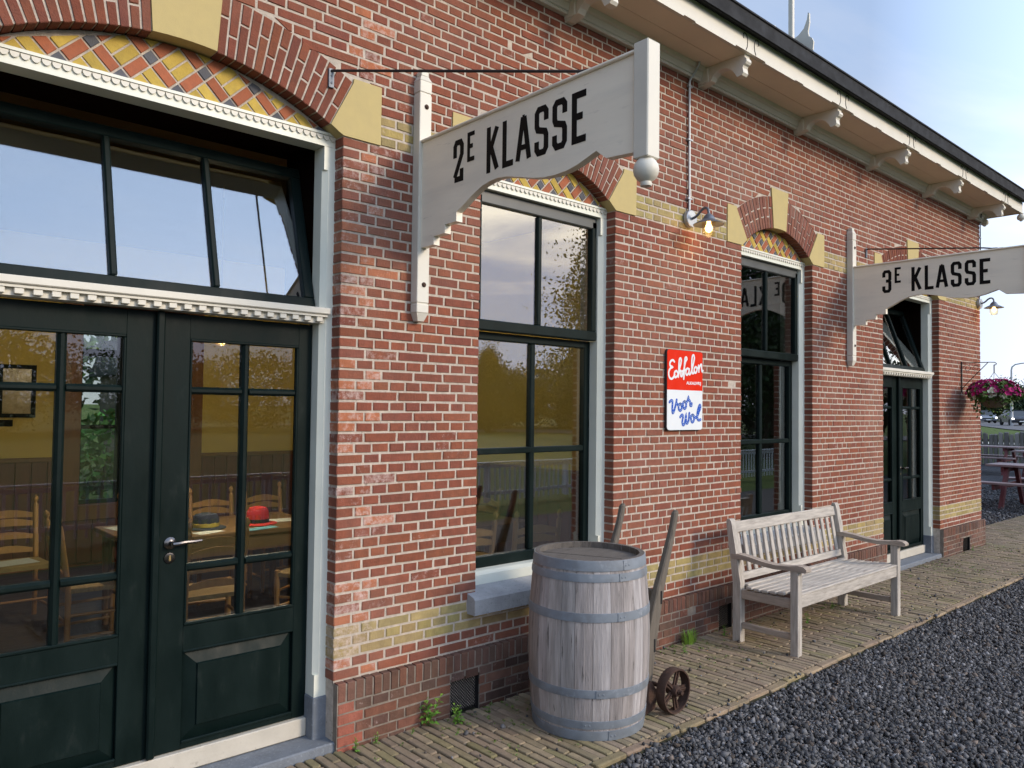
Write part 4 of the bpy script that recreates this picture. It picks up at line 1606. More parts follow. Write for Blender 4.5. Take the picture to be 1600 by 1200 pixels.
rank = sorted(range(len(pavers)), key=lambda i: -paver_seen(pavers[i]))
single = set(rank[:300])
field = MB()
plib = {}
for i, p in enumerate(pavers):
    w, l = p[1] - p[0] - 0.0066, p[3] - p[2] - 0.0060
    cx, cy = (p[0] + p[1]) / 2 + rnd.gauss(0, 0.0012), (p[2] + p[3]) / 2 + rnd.gauss(0, 0.0015)
    z = rnd.gauss(0, 0.0018)
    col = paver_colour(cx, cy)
    if p[4]:
        col = (col[0] * 1.05, col[1] * 1.0, col[2] * 1.0, 0)
    if i in single:
        key = (round(w / 0.02), round(l / 0.02), rnd.randrange(3))
        if key not in plib:
            mb = MB()
            paver_mesh(mb, w, l)
            plib[key] = (mb.mesh('paver', m_paver_o), w, l)
        me, w0, l0 = plib[key]
        o = link('paver', me, path)
        o.location = (cx, cy, z)
        o.scale = (w / w0, l / l0, 1)
        o.rotation_euler = (rnd.gauss(0, 0.008), rnd.gauss(0, 0.012), rnd.gauss(0, 0.008))
        o.color = col
    else:
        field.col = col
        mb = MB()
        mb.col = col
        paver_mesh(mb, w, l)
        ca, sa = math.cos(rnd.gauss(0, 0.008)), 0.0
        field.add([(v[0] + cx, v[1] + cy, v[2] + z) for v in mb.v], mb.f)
field.obj('paver_field', m_paver_a, path, color=True, kind='stuff')


# crushed basalt: one mesh of loose chips
def chips(name, pts, size, shape, zoff):
    """pts (n,3); size (n,); shape: (verts, tris)"""
    sv, sf = shape
    n, k = len(pts), len(sv)
    q = nrg.normal(size=(n, 4))
    q /= np.linalg.norm(q, axis=1, keepdims=True)
    w, x, y, z = q.T
    Rm = np.stack([1 - 2 * (y * y + z * z), 2 * (x * y - z * w), 2 * (x * z + y * w), 2 * (x * y + z * w), 1 - 2 * (x * x + z * z), 2 * (y * z - x * w), 2 * (x * z - y * w), 2 * (y * z + x * w), 1 - 2 * (x * x + y * y)], 1).reshape(n, 3, 3)
    base = sv[None] * nrg.uniform(0.55, 1.35, size=(n, k, 1)) * nrg.uniform(0.55, 1.25, size=(n, 1, 3))
    V = np.einsum('nij,nkj->nki', Rm, base) * size[:, None, None] + pts[:, None, :]
    V = V.reshape(-1, 3).astype(np.float32)
    Fi = (sf[None] + (np.arange(n) * k)[:, None, None]).reshape(-1, 3).astype(np.int32)
    me = bpy.data.meshes.new(name)
    me.vertices.add(len(V))
    me.vertices.foreach_set('co', V.ravel())
    me.loops.add(len(Fi) * 3)
    me.loops.foreach_set('vertex_index', Fi.ravel())
    me.polygons.add(len(Fi))
    me.polygons.foreach_set('loop_start', np.arange(0, len(Fi) * 3, 3, dtype=np.int32))
    me.update(calc_edges=True)
    g = nrg.lognormal(math.log(0.074), 0.45, n)
    g = np.where(nrg.random(n) < 0.02, nrg.uniform(0.12, 0.28, n), g)
    c = np.stack([g * 1.02, g * 1.0, g * 1.01, np.zeros(n)], 1)
    warm = nrg.random(n) < 0.08
    c[warm] *= np.array([1.25, 1.0, 0.8, 1])
    c = np.repeat(c, k, axis=0).astype(np.float32)
    at = me.color_attributes.new('col', 'FLOAT_COLOR', 'POINT')
    at.data.foreach_set('color', c.ravel())
    me.materials.append(m_stone)
    me.validate()
    return me


g_ = (1 + 5 ** 0.5) / 2
ico_v = np.array([(-1, g_, 0), (1, g_, 0), (-1, -g_, 0), (1, -g_, 0), (0, -1, g_), (0, 1, g_), (0, -1, -g_), (0, 1, -g_), (g_, 0, -1), (g_, 0, 1), (-g_, 0, -1), (-g_, 0, 1)], float) / 1.9
ico_f = np.array([(0, 11, 5), (0, 5, 1), (0, 1, 7), (0, 7, 10), (0, 10, 11), (1, 5, 9), (5, 11, 4), (11, 10, 2), (10, 7, 6), (7, 1, 8), (3, 9, 4), (3, 4, 2), (3, 2, 6), (3, 6, 8), (3, 8, 9), (4, 9, 5), (2, 4, 11), (6, 2, 10), (8, 6, 7), (9, 8, 1)])
oct_v = np.array([(1, 0, 0), (-1, 0, 0), (0, 1, 0), (0, -1, 0), (0, 0, 1), (0, 0, -1)], float)
oct_f = np.array([(0, 2, 4), (2, 1, 4), (1, 3, 4), (3, 0, 4), (2, 0, 5), (1, 2, 5), (3, 1, 5), (0, 3, 5)])


def scatter(x0, x1, y0, y1, dens):
    n = int((x1 - x0) * (y1 - y0) * dens)
    return np.stack([nrg.uniform(x0, x1, n), nrg.uniform(y0, y1, n)], 1)


near = np.concatenate([scatter(1.2, 6.0, -3.1, PATH_Y - 0.012, 9000)])
near = near[(near[:, 1] > -3.0 + 0.0) & (near[:, 1] > -3.2 + near[:, 0] * 0.10)]
sz = nrg.lognormal(math.log(0.0092), 0.36, len(near)).clip(0.004, 0.022)
pts = np.concatenate([near, (-0.030 + sz * 0.55 + nrg.uniform(0, 0.006, len(near)))[:, None]], 1)
link('gravel', chips('gravel', pts, sz, (oct_v, oct_f), 0), None, 'stuff')
far = np.concatenate([scatter(6.0, 10.0, -2.8, PATH_Y - 0.012, 5200), scatter(10.0, 15.0, -2.6, PATH_Y - 0.012, 2200), scatter(15.0, 22.0, -2.0, 2.6, 420), scatter(10.7, 15.0, 0.5, 2.4, 700)])
far = far[far[:, 1] > -3.2 + far[:, 0] * 0.14]
d_ = np.hypot(far[:, 0], far[:, 1] + 3.2)
sz = nrg.lognormal(math.log(0.0100), 0.34, len(far)).clip(0.005, 0.024) * (1 + np.clip((d_ - 8) / 14, 0, 1.2) * 0.8)
pts = np.concatenate([far, (-0.030 + sz * 0.5 + nrg.uniform(0, 0.006, len(far)))[:, None]], 1)
link('distant_gravel', chips('distant_gravel', pts, sz, (oct_v, oct_f), 0), None, 'stuff')
# stray chips kicked up on to the path
st = scatter(2.0, 10.5, -0.90, -0.05, 34)
st = st[nrg.random(len(st)) < np.clip((-(st[:, 1]) / 0.9) ** 1.0 * 1.0 + 0.25, 0, 1)]
edge = scatter(1.5, 12.0, -0.92, -0.84, 260)
edge = edge[(np.sin(edge[:, 0] * 2.3) + np.sin(edge[:, 0] * 5.9 + 1) + nrg.normal(0, 0.7, len(edge))) > 0.3]
st = np.concatenate([st, edge])
sz = nrg.lognormal(math.log(0.0075), 0.35, len(st)).clip(0.003, 0.016)
pts = np.concatenate([st, (sz * 0.45)[:, None]], 1)
link('stray_chips', chips('stray_chips', pts, sz, (ico_v, ico_f), 0), None, 'stuff')


# ------------------------------------------------------------------ the two arm signs
def stroke(mb, pts, w, x, closed=False, flat='x', t=0.0012, out=-1):
    """a painted stroke of width w along 2-D points; mitred. flat='x': points are (y,z) on the plane x; flat='y': points (x,z) on the plane y"""
    n = len(pts)
    L_, R_ = [], []
    for i in range(n):
        p = Vector(pts[i])
        a = Vector(pts[i - 1]) if i else None
        b = Vector(pts[i + 1]) if i < n - 1 else None
        d1 = (p - a).normalized() if a is not None else None
        d2 = (b - p).normalized() if b is not None else None
        if d1 is None:
            nrm = Vector((-d2.y, d2.x))
            k = 1
        elif d2 is None:
            nrm = Vector((-d1.y, d1.x))
            k = 1
        else:
            n1, n2 = Vector((-d1.y, d1.x)), Vector((-d2.y, d2.x))
            nrm = (n1 + n2)
            nrm = nrm.normalized() if nrm.length > 1e-4 else n1
            k = min(1.7, 1 / max(0.35, nrm.dot(n1)))
        L_.append(p + nrm * w / 2 * k)
        R_.append(p - nrm * w / 2 * k)
    for i in range(n - 1):
        q = [L_[i], R_[i], R_[i + 1], L_[i + 1]]
        V = []
        for lay in (x + out * (t + 2.0e-5 * i), x):
            for v in q:
                V.append((lay, v.x, v.y) if flat == 'x' else (v.x, lay, v.y))
        mb.add(V, [(0, 1, 2, 3), (0, 4, 5, 1), (1, 5, 6, 2), (2, 6, 7, 3), (3, 7, 4, 0)])


GL = {
    '2': [[(0, .60), (0, .90), (.2, 1), (.8, 1), (1, .90), (1, .66), (.0, .06)], [(-.02, 0), (1.0, 0), (1.0, .27)]],
    '3': [[(0, .72), (0, .91), (.2, 1), (.8, 1), (1, .91), (1, .60), (.82, .52), (.35, .52)], [(.82, .52), (1, .45), (1, .09), (.8, 0), (.2, 0), (0, .09), (0, .27)]],
    'E': [[(0, 0), (0, 1)], [(0, 1), (1, 1)], [(0, .52), (.72, .52)], [(0, 0), (1, 0)]],
    'K': [[(0, 0), (0, 1)], [(.08, .40), (1, 1.02)], [(.30, .56), (1.02, -.02)]],
    'L': [[(0, 1), (0, 0), (1, 0)]],
    'A': [[(-.02, -.03), (.44, 1)], [(.56, 1), (1.02, -.03)], [(.40, .97), (.60, .97)], [(.22, .27), (.78, .27)]],
    'S': [[(1, .72), (1, .92), (.8, 1), (.2, 1), (0, .92), (0, .62), (.12, .535), (.88, .465), (1, .38), (1, .09), (.8, 0), (.2, 0), (0, .09), (0, .27)]],
}
GL['e'] = GL['E']


def platform_sign(X, digit, label):
    t = thing('platform_sign', label, 'sign', (X, 0, 1.98), 0, 'arm signs on the station wall')
    zo = 1.98
    # wall post
    mb = MB()
    mb.box(0, 0.072, -0.056, 0, 2.075 - zo, 3.118 - zo, 0.003)
    mb.box(0.004, 0.068, -0.052, 0, 3.118 - zo, 3.126 - zo)
    mb.box(0, 0.072, -0.056, 0, 3.126 - zo, 3.186 - zo, 0.003)
    mb.hexa([(0, -0.056, 3.186 - zo), (0.072, -0.056, 3.186 - zo), (0.072, 0, 3.186 - zo), (0, 0, 3.186 - zo), (0.014, -0.045, 3.212 - zo), (0.058, -0.045, 3.212 - zo), (0.058, 0, 3.212 - zo), (0.014, 0, 3.212 - zo)])
    mb.box(0.014, 0.058, -0.045, 0, 3.212 - zo, 3.236 - zo, 0.003)
    mb.box(0.004, 0.068, -0.052, 0, 2.068 - zo, 2.075 - zo)
    mb.box(0, 0.072, -0.056, 0, 2.025 - zo, 2.068 - zo, 0.003)
    mb.hexa([(0.018, -0.040, 1.985 - zo), (0.054, -0.040, 1.985 - zo), (0.054, 0, 1.985 - zo), (0.018, 0, 1.985 - zo), (0.002, -0.054, 2.025 - zo), (0.070, -0.054, 2.025 - zo), (0.070, 0, 2.025 - zo), (0.002, 0, 2.025 - zo)])
    mb.obj('wall_post', m_white, t)
    for z in (3.055, 2.165):
        bt = MB()
        bt.lathe([(0.0, 0), (0.013, 0), (0.013, 0.002), (0.008, 0.003), (0.008, 0.008), (0.0, 0.009)], 10, T(0.040, -0.056, z - zo) @ RX(R(90)))
        bt.obj('bolt', m_rust, t, smooth=True)
    # the board
    out = [(-0.0562, 2.868), (-1.401, 2.868), (-1.401, 2.503), (-1.258, 2.513), (-1.207, 2.553), (-1.11, 2.522), (-1.05, 2.511), (-0.987, 2.508), (-0.92, 2.512), (-0.855, 2.523), (-0.77, 2.546), (-0.685, 2.566), (-0.63, 2.572), (-0.58, 2.569), (-0.53, 2.560), (-0.486, 2.544), (-0.44, 2.524), (-0.406, 2.506), (-0.365, 2.486), (-0.338, 2.474),
           (-0.338, 2.430), (-0.250, 2.430), (-0.250, 2.388), (-0.162, 2.388), (-0.162, 2.346), (-0.0562, 2.346)]
    mb = MB()
    mb.prism([(y, z - zo) for y, z in out], 0.018, 0.054, 'x')
    mb.obj('sign_board', m_white_sign, t)
    mb = MB()
    mb.box(0.006, 0.066, -1.401, -0.0565, 2.8685 - zo, 2.882 - zo, 0.004)
    mb.obj('top_moulding', m_white_sign, t)
    # end post with ball finial
    mb = MB()
    mb.box(0.0, 0.072, -1.469, -1.4015, 2.470 - zo, 2.900 - zo, 0.004)
    mb.hexa([(0.002, -1.467, 2.9 - zo), (0.070, -1.467, 2.9 - zo), (0.070, -1.403, 2.9 - zo), (0.002, -1.403, 2.9 - zo), (0.030, -1.440, 2.914 - zo), (0.042, -1.440, 2.914 - zo), (0.042, -1.430, 2.914 - zo), (0.030, -1.430, 2.914 - zo)])
    mb.obj('end_post', m_white, t)
    mb = MB()
    mb.lathe([(0.0, -0.098), (0.020, -0.098), (0.022, -0.090), (0.020, -0.082), (0.034, -0.072), (0.045, -0.055), (0.0475, -0.038), (0.044, -0.020), (0.036, -0.008), (0.030, 0.0), (0.0, 0.0)], 18, T(0.036, -1.435, 2.470 - zo))
    mb.obj('ball_finial', m_white, t, smooth=True)
    # tie rod and its wall plate
    mb = MB()
    px = -0.462 if X < 4 else 0.40
    mb.tube([(px, -0.003, 3.098 - zo), (px, -0.014, 3.100 - zo), (px + 0.01 * (1 if px < 0 else -1), -0.022, 3.100 - zo), (0.036, -1.10, 2.902 - zo), (0.036, -1.16, 2.889 - zo), (0.036, -1.20, 2.886 - zo)], 0.0062, 7)
    mb.box(0.026, 0.046, -1.24, -1.15, 2.8825 - zo, 2.887 - zo)
    mb.obj('tie_rod', m_iron, t, smooth=True)
    mb = MB()
    mb.box(px - 0.014, px + 0.014, -0.010, -0.002, 3.022 - zo, 3.112 - zo, 0.002)
    for z in (3.045, 3.08):
        mb.lathe([(0.0, 0), (0.006, 0), (0.005, 0.003), (0.0, 0.004)], 8, T(px, -0.010, z - zo) @ RX(R(90)))
    mb.obj('wall_plate', m_galv_dark, t)
    for ch, y0, y1, z0, z1, w in ((digit, -.309, -.387, 2.612, 2.812, .0265), ('e', -.414, -.466, 2.69, 2.826, .0195), ('K', -.553, -.636, 2.606, 2.812, .0265), ('L', -.660, -.730, 2.606, 2.812, .0265), ('A', -.747, -.842, 2.606, 2.812, .0265),
                                  ('S', -.863, -.945, 2.606, 2.814, .0265), ('S', -.968, -1.051, 2.606, 2.814, .0265), ('E', -1.077, -1.154, 2.606, 2.812, .0275)):
        mb = MB()
        h = w / 2
        for k, pl in enumerate(GL[ch]):
            hor = ch in 'Ee' and k > 0
            lo, hi = (0.0 if hor else h), (0.0 if hor else h)
            pts = []
            for u, v in pl:
                yy = y0 - (h + (abs(y1 - y0) - 2 * h) * u) if not hor else y0 - (h + (abs(y1 - y0) - h) * u)
                zz = z0 + h + (z1 - z0 - 2 * h) * v
                pts.append((yy, zz - zo))
            if ch in 'KE' or ch in 'eL':
                # square ends: run uprights the full height
                if abs(pts[0][0] - pts[-1][0]) < 1e-6 and len(pts) == 2:
                    pts = [(pts[0][0], z0 - zo), (pts[0][0], z1 - zo)]
                if ch == 'L':
                    pts = [(pts[0][0], z1 - zo), pts[1], (y1, pts[2][1])]
            stroke(mb, pts, w if not (ch == 'A' and k == 3) else w * 0.85, 0.018 - 0.0003 * k, t=0.0011)
        mb.obj('letter', m_letter, t)
    return t


platform_sign(2.20, '2', 'white arm sign reading 2E KLASSE above the barrel, nearer of the two')
platform_sign(6.965, '3', 'white arm sign reading 3E KLASSE beyond the bench, farther of the two')

# ------------------------------------------------------------------ enamel sign
es = thing('enamel_sign', 'red and white enamel sign on the brick pier between the windows', 'sign', (4.472, 0, 1.426))
SX, SZ = 4.472, 1.426


def es_pt(px, py):
    """from measured sign coordinates to the sign's own plane"""
    u = (px - 85) / 436.0
    tp, bt = 88 + 42 * u, 1105 - 20 * u
    v = (py - tp) / (bt - tp)
    return (-0.205 + 0.413 * u, 0.546 - 0.546 * v)


def rounded(x0, x1, z0, z1, r, corners):
    P = []
    for (cx, cz, a0, key) in ((x0 + r, z0 + r, 180, 'bl'), (x1 - r, z0 + r, 270, 'br'), (x1 - r, z1 - r, 0, 'tr'), (x0 + r, z1 - r, 90, 'tl')):
        if key in corners:
            P += [(cx + r * math.cos(R(a0 + k * 22.5)), cz + r * math.sin(R(a0 + k * 22.5))) for k in range(5)]
        else:
            P.append((x0 if 'l' in key else x1, z0 if 'b' in key else z1))
    return P


mb = MB()
mb.prism(rounded(-0.207, 0.207, -0.002, 0.548, 0.024, ('bl', 'br', 'tl', 'tr')), -0.0185, -0.004, 'y')
mb.obj('back_plate', m_edge, es)
mb = MB()
mb.prism(rounded(-0.204, 0.204, 0.273, 0.545, 0.022, ('tl', 'tr')), -0.0215, -0.0188, 'y')
mb.obj('red_panel', m_enamel_red, es)
mb = MB()
mb.prism(rounded(-0.204, 0.204, 0.001, 0.273, 0.022, ('bl', 'br')), -0.0215, -0.0188, 'y')
mb.obj('white_panel', m_enamel_white, es)


def smoothpts(P, k=3):
    out = []
    for i in range(len(P) - 1):
        p0, p1, p2, p3 = (Vector(P[max(0, min(len(P) - 1, j))]) for j in (i - 1, i, i + 1, i + 2))
        for s in range(k):
            t = s / k
            out.append(0.5 * ((2 * p1) + (p2 - p0) * t + (2 * p0 - 5 * p1 + 4 * p2 - p3) * t * t + (3 * p1 - p0 - 3 * p2 + p3) * t ** 3))
    out.append(Vector(P[-1]))
    return [(v.x, v.y) for v in out]


def script(name, strokes, w, mat, y, parent):
    mb = MB()
    for k, s in enumerate(strokes):
        P = smoothpts([es_pt(*q) for q in s])
        stroke(mb, P, w, y - 0.0001 * k, flat='y', t=0.0006)
        for e in (P[0], P[-1]):
            mb.prism([(e[0] + w / 2 * math.cos(a), e[1] + w / 2 * math.sin(a)) for a in np.linspace(0, 2 * math.pi, 9)[:-1]], y - 0.0006 - 0.0001 * k - 0.00060 - 0.00003, y, 'y')
    mb.obj(name, mat, parent)


script('script_lettering', [
    [(168, 248), (152, 229), (128, 238), (115, 268), (120, 298), (146, 316), (122, 330), (104, 365), (102, 410), (114, 450), (138, 462), (160, 438), (172, 410)],
    [(205, 380), (192, 362), (174, 376), (168, 410), (176, 440), (192, 438), (206, 420)],
    [(206, 420), (226, 350), (249, 245), (245, 207), (230, 212), (223, 262), (220, 380), (215, 436)],
    [(219, 405), (234, 362), (248, 366), (244, 418), (258, 428), (270, 400)],
    [(266, 400), (280, 350), (300, 250), (318, 215), (310, 192), (296, 204), (289, 275), (285, 385), (280, 462)],
    [(262, 366), (308, 346)],
    [(347, 345), (327, 330), (310, 350), (306, 395), (322, 410), (340, 382), (348, 338)],
    [(347, 345), (345, 392), (360, 400), (384, 330), (409, 215), (406, 172), (391, 168), (381, 205), (378, 300), (383, 382), (400, 388), (412, 365)],
    [(430, 310), (413, 325), (408, 362), (422, 385), (440, 366), (443, 328), (430, 310), (446, 330), (460, 312)],
    [(464, 292), (468, 372)], [(469, 335), (486, 292), (500, 282), (503, 330), (507, 364), (520, 356)]], 0.0150, m_enamel_white, -0.0215, es)
blue = [
    [(113, 752), (134, 732), (149, 746), (146, 830), (150, 884), (165, 868), (188, 780), (198, 722)],
    [(196, 760), (222, 800)], [(240, 772), (222, 790), (223, 836), (240, 855), (258, 832), (256, 784), (240, 772)],
    [(254, 790), (276, 770)], [(293, 742), (276, 760), (278, 808), (295, 830), (312, 803), (310, 756), (293, 742)],
    [(310, 755), (330, 730), (340, 690), (347, 722), (362, 742), (362, 785), (378, 790), (382, 765)],
    [(241, 936), (262, 908), (275, 928), (266, 1000), (278, 1034), (298, 1002), (312, 902), (312, 985), (326, 1012), (345, 965), (352, 885)],
    [(352, 930), (372, 930)], [(392, 905), (374, 925), (376, 975), (392, 995), (410, 968), (408, 920), (392, 905)],
    [(408, 925), (440, 935), (475, 860), (492, 800), (478, 785), (455, 860), (452, 945), (470, 968), (492, 960)]]
script('rope_lettering', blue, 0.0195, m_enamel_blue, -0.0215, es)
mb = MB()
for k, s in enumerate(blue):
    P = smoothpts([es_pt(*q) for q in s], 5)
    for i in range(0, len(P) - 1, 3):
        d = Vector(P[i + 1]) - Vector(P[i])
        if d.length > 1e-5:
            stroke(mb, [P[i], tuple(Vector(P[i]) + d.normalized() * 0.0062)], 0.006, -0.0240 - 0.00002 * k, flat='y', t=0.0004)
mb.obj('rope_strands', m_enamel_pale, es, kind='stuff')
fc = bpy.data.curves.new('small_lettering', 'FONT')
fc.body = 'ALKALIVRIJ'
fc.size = 0.042
fc.extrude = 0.0003
fc.offset = 0.0012
fo = bpy.data.objects.new('small_lettering_curve', fc)
C.objects.link(fo)
bpy.context.view_layer.update()
fm = bpy.data.meshes.new_from_object(fo.evaluated_get(bpy.context.evaluated_depsgraph_get()))
bpy.data.objects.remove(fo)
fm.materials.clear()
fm.materials.append(m_enamel_white)
wtx = max(v.co.x for v in fm.vertices) - min(v.co.x for v in fm.vertices)
o = link('small_lettering', fm, es)
o.rotation_euler = (R(90), 0, 0)
p = es_pt(316, 527)
o.location = (p[0], -0.0219, p[1])
o.scale = (0.172 / wtx, 0.68, 1)

# ------------------------------------------------------------------ wall lamps


def wall_lamp(X, label, conduit):
    t = thing('wall_lamp', label, 'lamp', (X, 0, 2.895), 0, 'galvanised lamps on the station wall')
    mb = MB()
    mb.lathe([(0.0, 0.0), (0.060, 0.0), (0.060, 0.026), (0.056, 0.030), (0.0, 0.031)], 24, T(0, -0.006, 0) @ RX(R(90)))
    mb.obj('wall_rose', m_galv, t, smooth=True)
    mb = MB()
    pts = [(0, -0.034, 0), (0, -0.060, 0.006), (0, -0.085, 0.022), (0, -0.105, 0.042), (0, -0.125, 0.054), (0, -0.145, 0.056), (0, -0.160, 0.048), (0, -0.168, 0.030), (0, -0.170, 0.006)]
    mb.tube(pts, 0.0095, 10)
    mb.obj('swan_neck', m_galv_dark, t, smooth=True)
    hx = T(0, -0.170, 0)
    mb = MB()
    mb.lathe([(0.0, 0.012), (0.014, 0.010), (0.030, -0.004), (0.040, -0.020), (0.044, -0.030), (0.105, -0.062), (0.104, -0.065), (0.040, -0.035), (0.0, -0.030)], 28, hx)
    mb.obj('lamp_shade', m_galv_dark, t, smooth=True)
    mb = MB()
    mb.lathe([(0.043, -0.040), (0.046, -0.060), (0.0465, -0.110), (0.044, -0.130), (0.036, -0.146), (0.0, -0.152)], 24, hx, caps=False)
    mb.obj('glass_jar', m_glass_jar, t, smooth=True)
    mb = MB()
    mb.lathe([(0.0, -0.040), (0.014, -0.042), (0.014, -0.056), (0.020, -0.072), (0.026, -0.088), (0.023, -0.104), (0.012, -0.114), (0.0, -0.117)], 16, hx)
    mb.obj('bulb', m_bulb, t, smooth=True)
    ld = bpy.data.lights.new('lamp_light', 'POINT')
    ld.energy = 0.45
    ld.color = (1.0, 0.66, 0.32)
    ld.shadow_soft_size = 0.022
    lo2 = bpy.data.objects.new('lamp_light', ld)
    C.objects.link(lo2)
    lo2.parent = t
    lo2.location = (0, -0.170, -0.128)
    if conduit:
        mb = MB()
        mb.tube([(-0.004, -0.014, 0.055), (-0.006, -0.014, 0.50), (-0.010, -0.014, 0.96), (-0.008, -0.020, 0.985), (0.0, -0.055, 1.03), (0.0, -0.085, 1.07), (0.0, -0.088, 1.10)], 0.0085, 8)
        mb.obj('conduit', m_galv, t, smooth=True)
        for z in (0.135, 0.55, 0.93):
            mb = MB()
            mb.box(-0.028, 0.020, -0.024, -0.003, z, z + 0.014, 0.002)
            mb.obj('conduit_clip', m_galv, t)
    return t


wall_lamp(4.524, 'lit galvanised swan neck lamp between the windows, nearer of the two', True)
wl2 = wall_lamp(10.46, 'lit galvanised swan neck lamp at the far corner of the wall', False)
mb = MB()
mb.tube([(0.0, -0.012, 0.055), (0.03, -0.012, 0.12), (0.058, -0.012, 0.22), (0.060, -0.012, 0.60), (0.058, -0.012, 1.0), (0.01, -0.035, 1.04), (-0.10, -0.075, 1.06)], 0.006, 6)
mb.obj('cable', m_black, wl2)
for z in (0.30, 0.55, 0.80, 0.97):
    mb = MB()
    mb.box(0.046, 0.068, -0.020, -0.003, z, z + 0.022, 0.002)
    mb.obj('cable_clip', m_galv, wl2)

# ------------------------------------------------------------------ barrel
br = thing('barrel', 'weathered grey oak barrel with blue painted hoops below the first window', 'barrel', (2.970, -0.509, 0.0))
BH = 0.842


def br_r(z):
    u = (z - BH / 2) / (BH / 2)
    return 0.306 - 0.0295 * abs(u) ** 2.0


NST = 27
zs = [0.0, 0.02, 0.12, 0.24, 0.36, 0.48, 0.60, 0.72, 0.82, BH]
ang = 0.0
widths = [rnd.uniform(0.8, 1.25) for _ in range(NST)]
tot = sum(widths)
for i in range(NST):
    da = 2 * math.pi * widths[i] / tot
    a0, a1 = ang + 0.0030, ang + da - 0.0030
    ang += da
    V, F = [], []
    dr = rnd.gauss(0, 0.0006)
    for z in zs:
        r = br_r(z) + dr
        for a in (a0, (a0 + a1) / 2, a1):
            V.append((r * math.cos(a), r * math.sin(a), z))
        for a in (a1, a0):
            V.append(((r - 0.024) * math.cos(a), (r - 0.024) * math.sin(a), z))
    for k in range(len(zs) - 1):
        for j in range(5):
            F.append((k * 5 + j, k * 5 + (j + 1) % 5, (k + 1) * 5 + (j + 1) % 5, (k + 1) * 5 + j))
    F += [(4, 3, 2, 1, 0), tuple(range((len(zs) - 1) * 5, len(zs) * 5))]
    mb = MB()
    mb.add(V, F)
    o = mb.obj('stave', m_barrel, br)
    o.data.materials.append(m_head)
    for pl_ in o.data.polygons:                 # the inside of the chime and the end grain are dark
        if pl_.normal.z > 0.8 or (pl_.normal.x * math.cos((a0 + a1) / 2) + pl_.normal.y * math.sin((a0 + a1) / 2)) < -0.5:
            pl_.material_index = 1
    k = rnd.uniform(0.84, 1.12)
    c = rnd.choice([(0.33, 0.305, 0.295), (0.34, 0.315, 0.295), (0.29, 0.26, 0.245)])
    o.color = (c[0] * k, c[1] * k, c[2] * k, 1)
for z0, z1, lift in ((0.0, 0.047, 0.0035), (0.057, 0.095, 0.003), (0.204, 0.244, 0.003), (0.558, 0.600, 0.003), (0.742, 0.780, 0.003), (0.792, 0.841, 0.0035)):
    mb = MB()
    mb.lathe([(br_r(z0) - 0.001, z0), (br_r(z0) + lift, z0 + 0.001), (br_r((z0 + z1) / 2) + lift + 0.0012, (z0 + z1) / 2), (br_r(z1) + lift, z1 - 0.001), (br_r(z1) - 0.001, z1)], 56, None, caps=False)
    hoop = mb.obj('hoop', m_hoop, br, smooth=True)
    a = rnd.uniform(R(205), R(262))             # lapped, riveted joint
    zc2, hh2 = (z0 + z1) / 2, (z1 - z0) / 2
    lap = MB()
    V, F = [], []
    for k in range(5):
        aa = a + R(9) * k / 4
        for zz in (z0 + 0.002, z1 - 0.002):
            for rr in (br_r(zz) + lift - 0.001, br_r(zz) + lift + 0.0032):
                V.append((rr * math.cos(aa), rr * math.sin(aa), zz))
    for k in range(4):
        o4 = k * 4
        F += [(o4 + 1, o4 + 5, o4 + 7, o4 + 3), (o4, o4 + 4, o4 + 5, o4 + 1), (o4 + 2, o4 + 3, o4 + 7, o4 + 6)]
    F += [(0, 1, 3, 2), (16, 18, 19, 17)]
    lap.add(V, F)
    for aa in (a + R(2.5), a + R(6.5)):
        lap.lathe([(0.0045, 0), (0.0045, 0.0012), (0.003, 0.0026), (0.0, 0.003)], 8, RZ(aa) @ T(br_r(zc2) + lift + 0.0028, 0, zc2) @ RY(R(90)))
    lap.obj('riveted_lap', m_hoop, hoop)
hp = -0.245
for k in range(6):
    w = 0.49 / 6
    xa, xb = -0.245 + k * w + 0.0012, -0.245 + (k + 1) * w - 0.0012
    f = lambda x: math.sqrt(max(0.0, 0.2525 ** 2 - x * x))
    P = [(xa, -f(xa))] + [(xa + (xb - xa) * t, -f(xa + (xb - xa) * t)) for t in (0.33, 0.66)] + [(xb, -f(xb)), (xb, f(xb))] + [(xa + (xb - xa) * t, f(xa + (xb - xa) * t)) for t in (0.66, 0.33)] + [(xa, f(xa))]
    mb = MB()
    mb.prism(P, 0.795, 0.814 + rnd.uniform(-0.001, 0.0015), 'z', RZ(R(25)))
    mb.obj('head_plank', m_head, br)

# ------------------------------------------------------------------ sack truck
tk = thing('hand_truck', 'old wooden sack truck with rusty iron wheels standing behind the barrel', 'hand truck', (3.34, -0.47, 0.0))


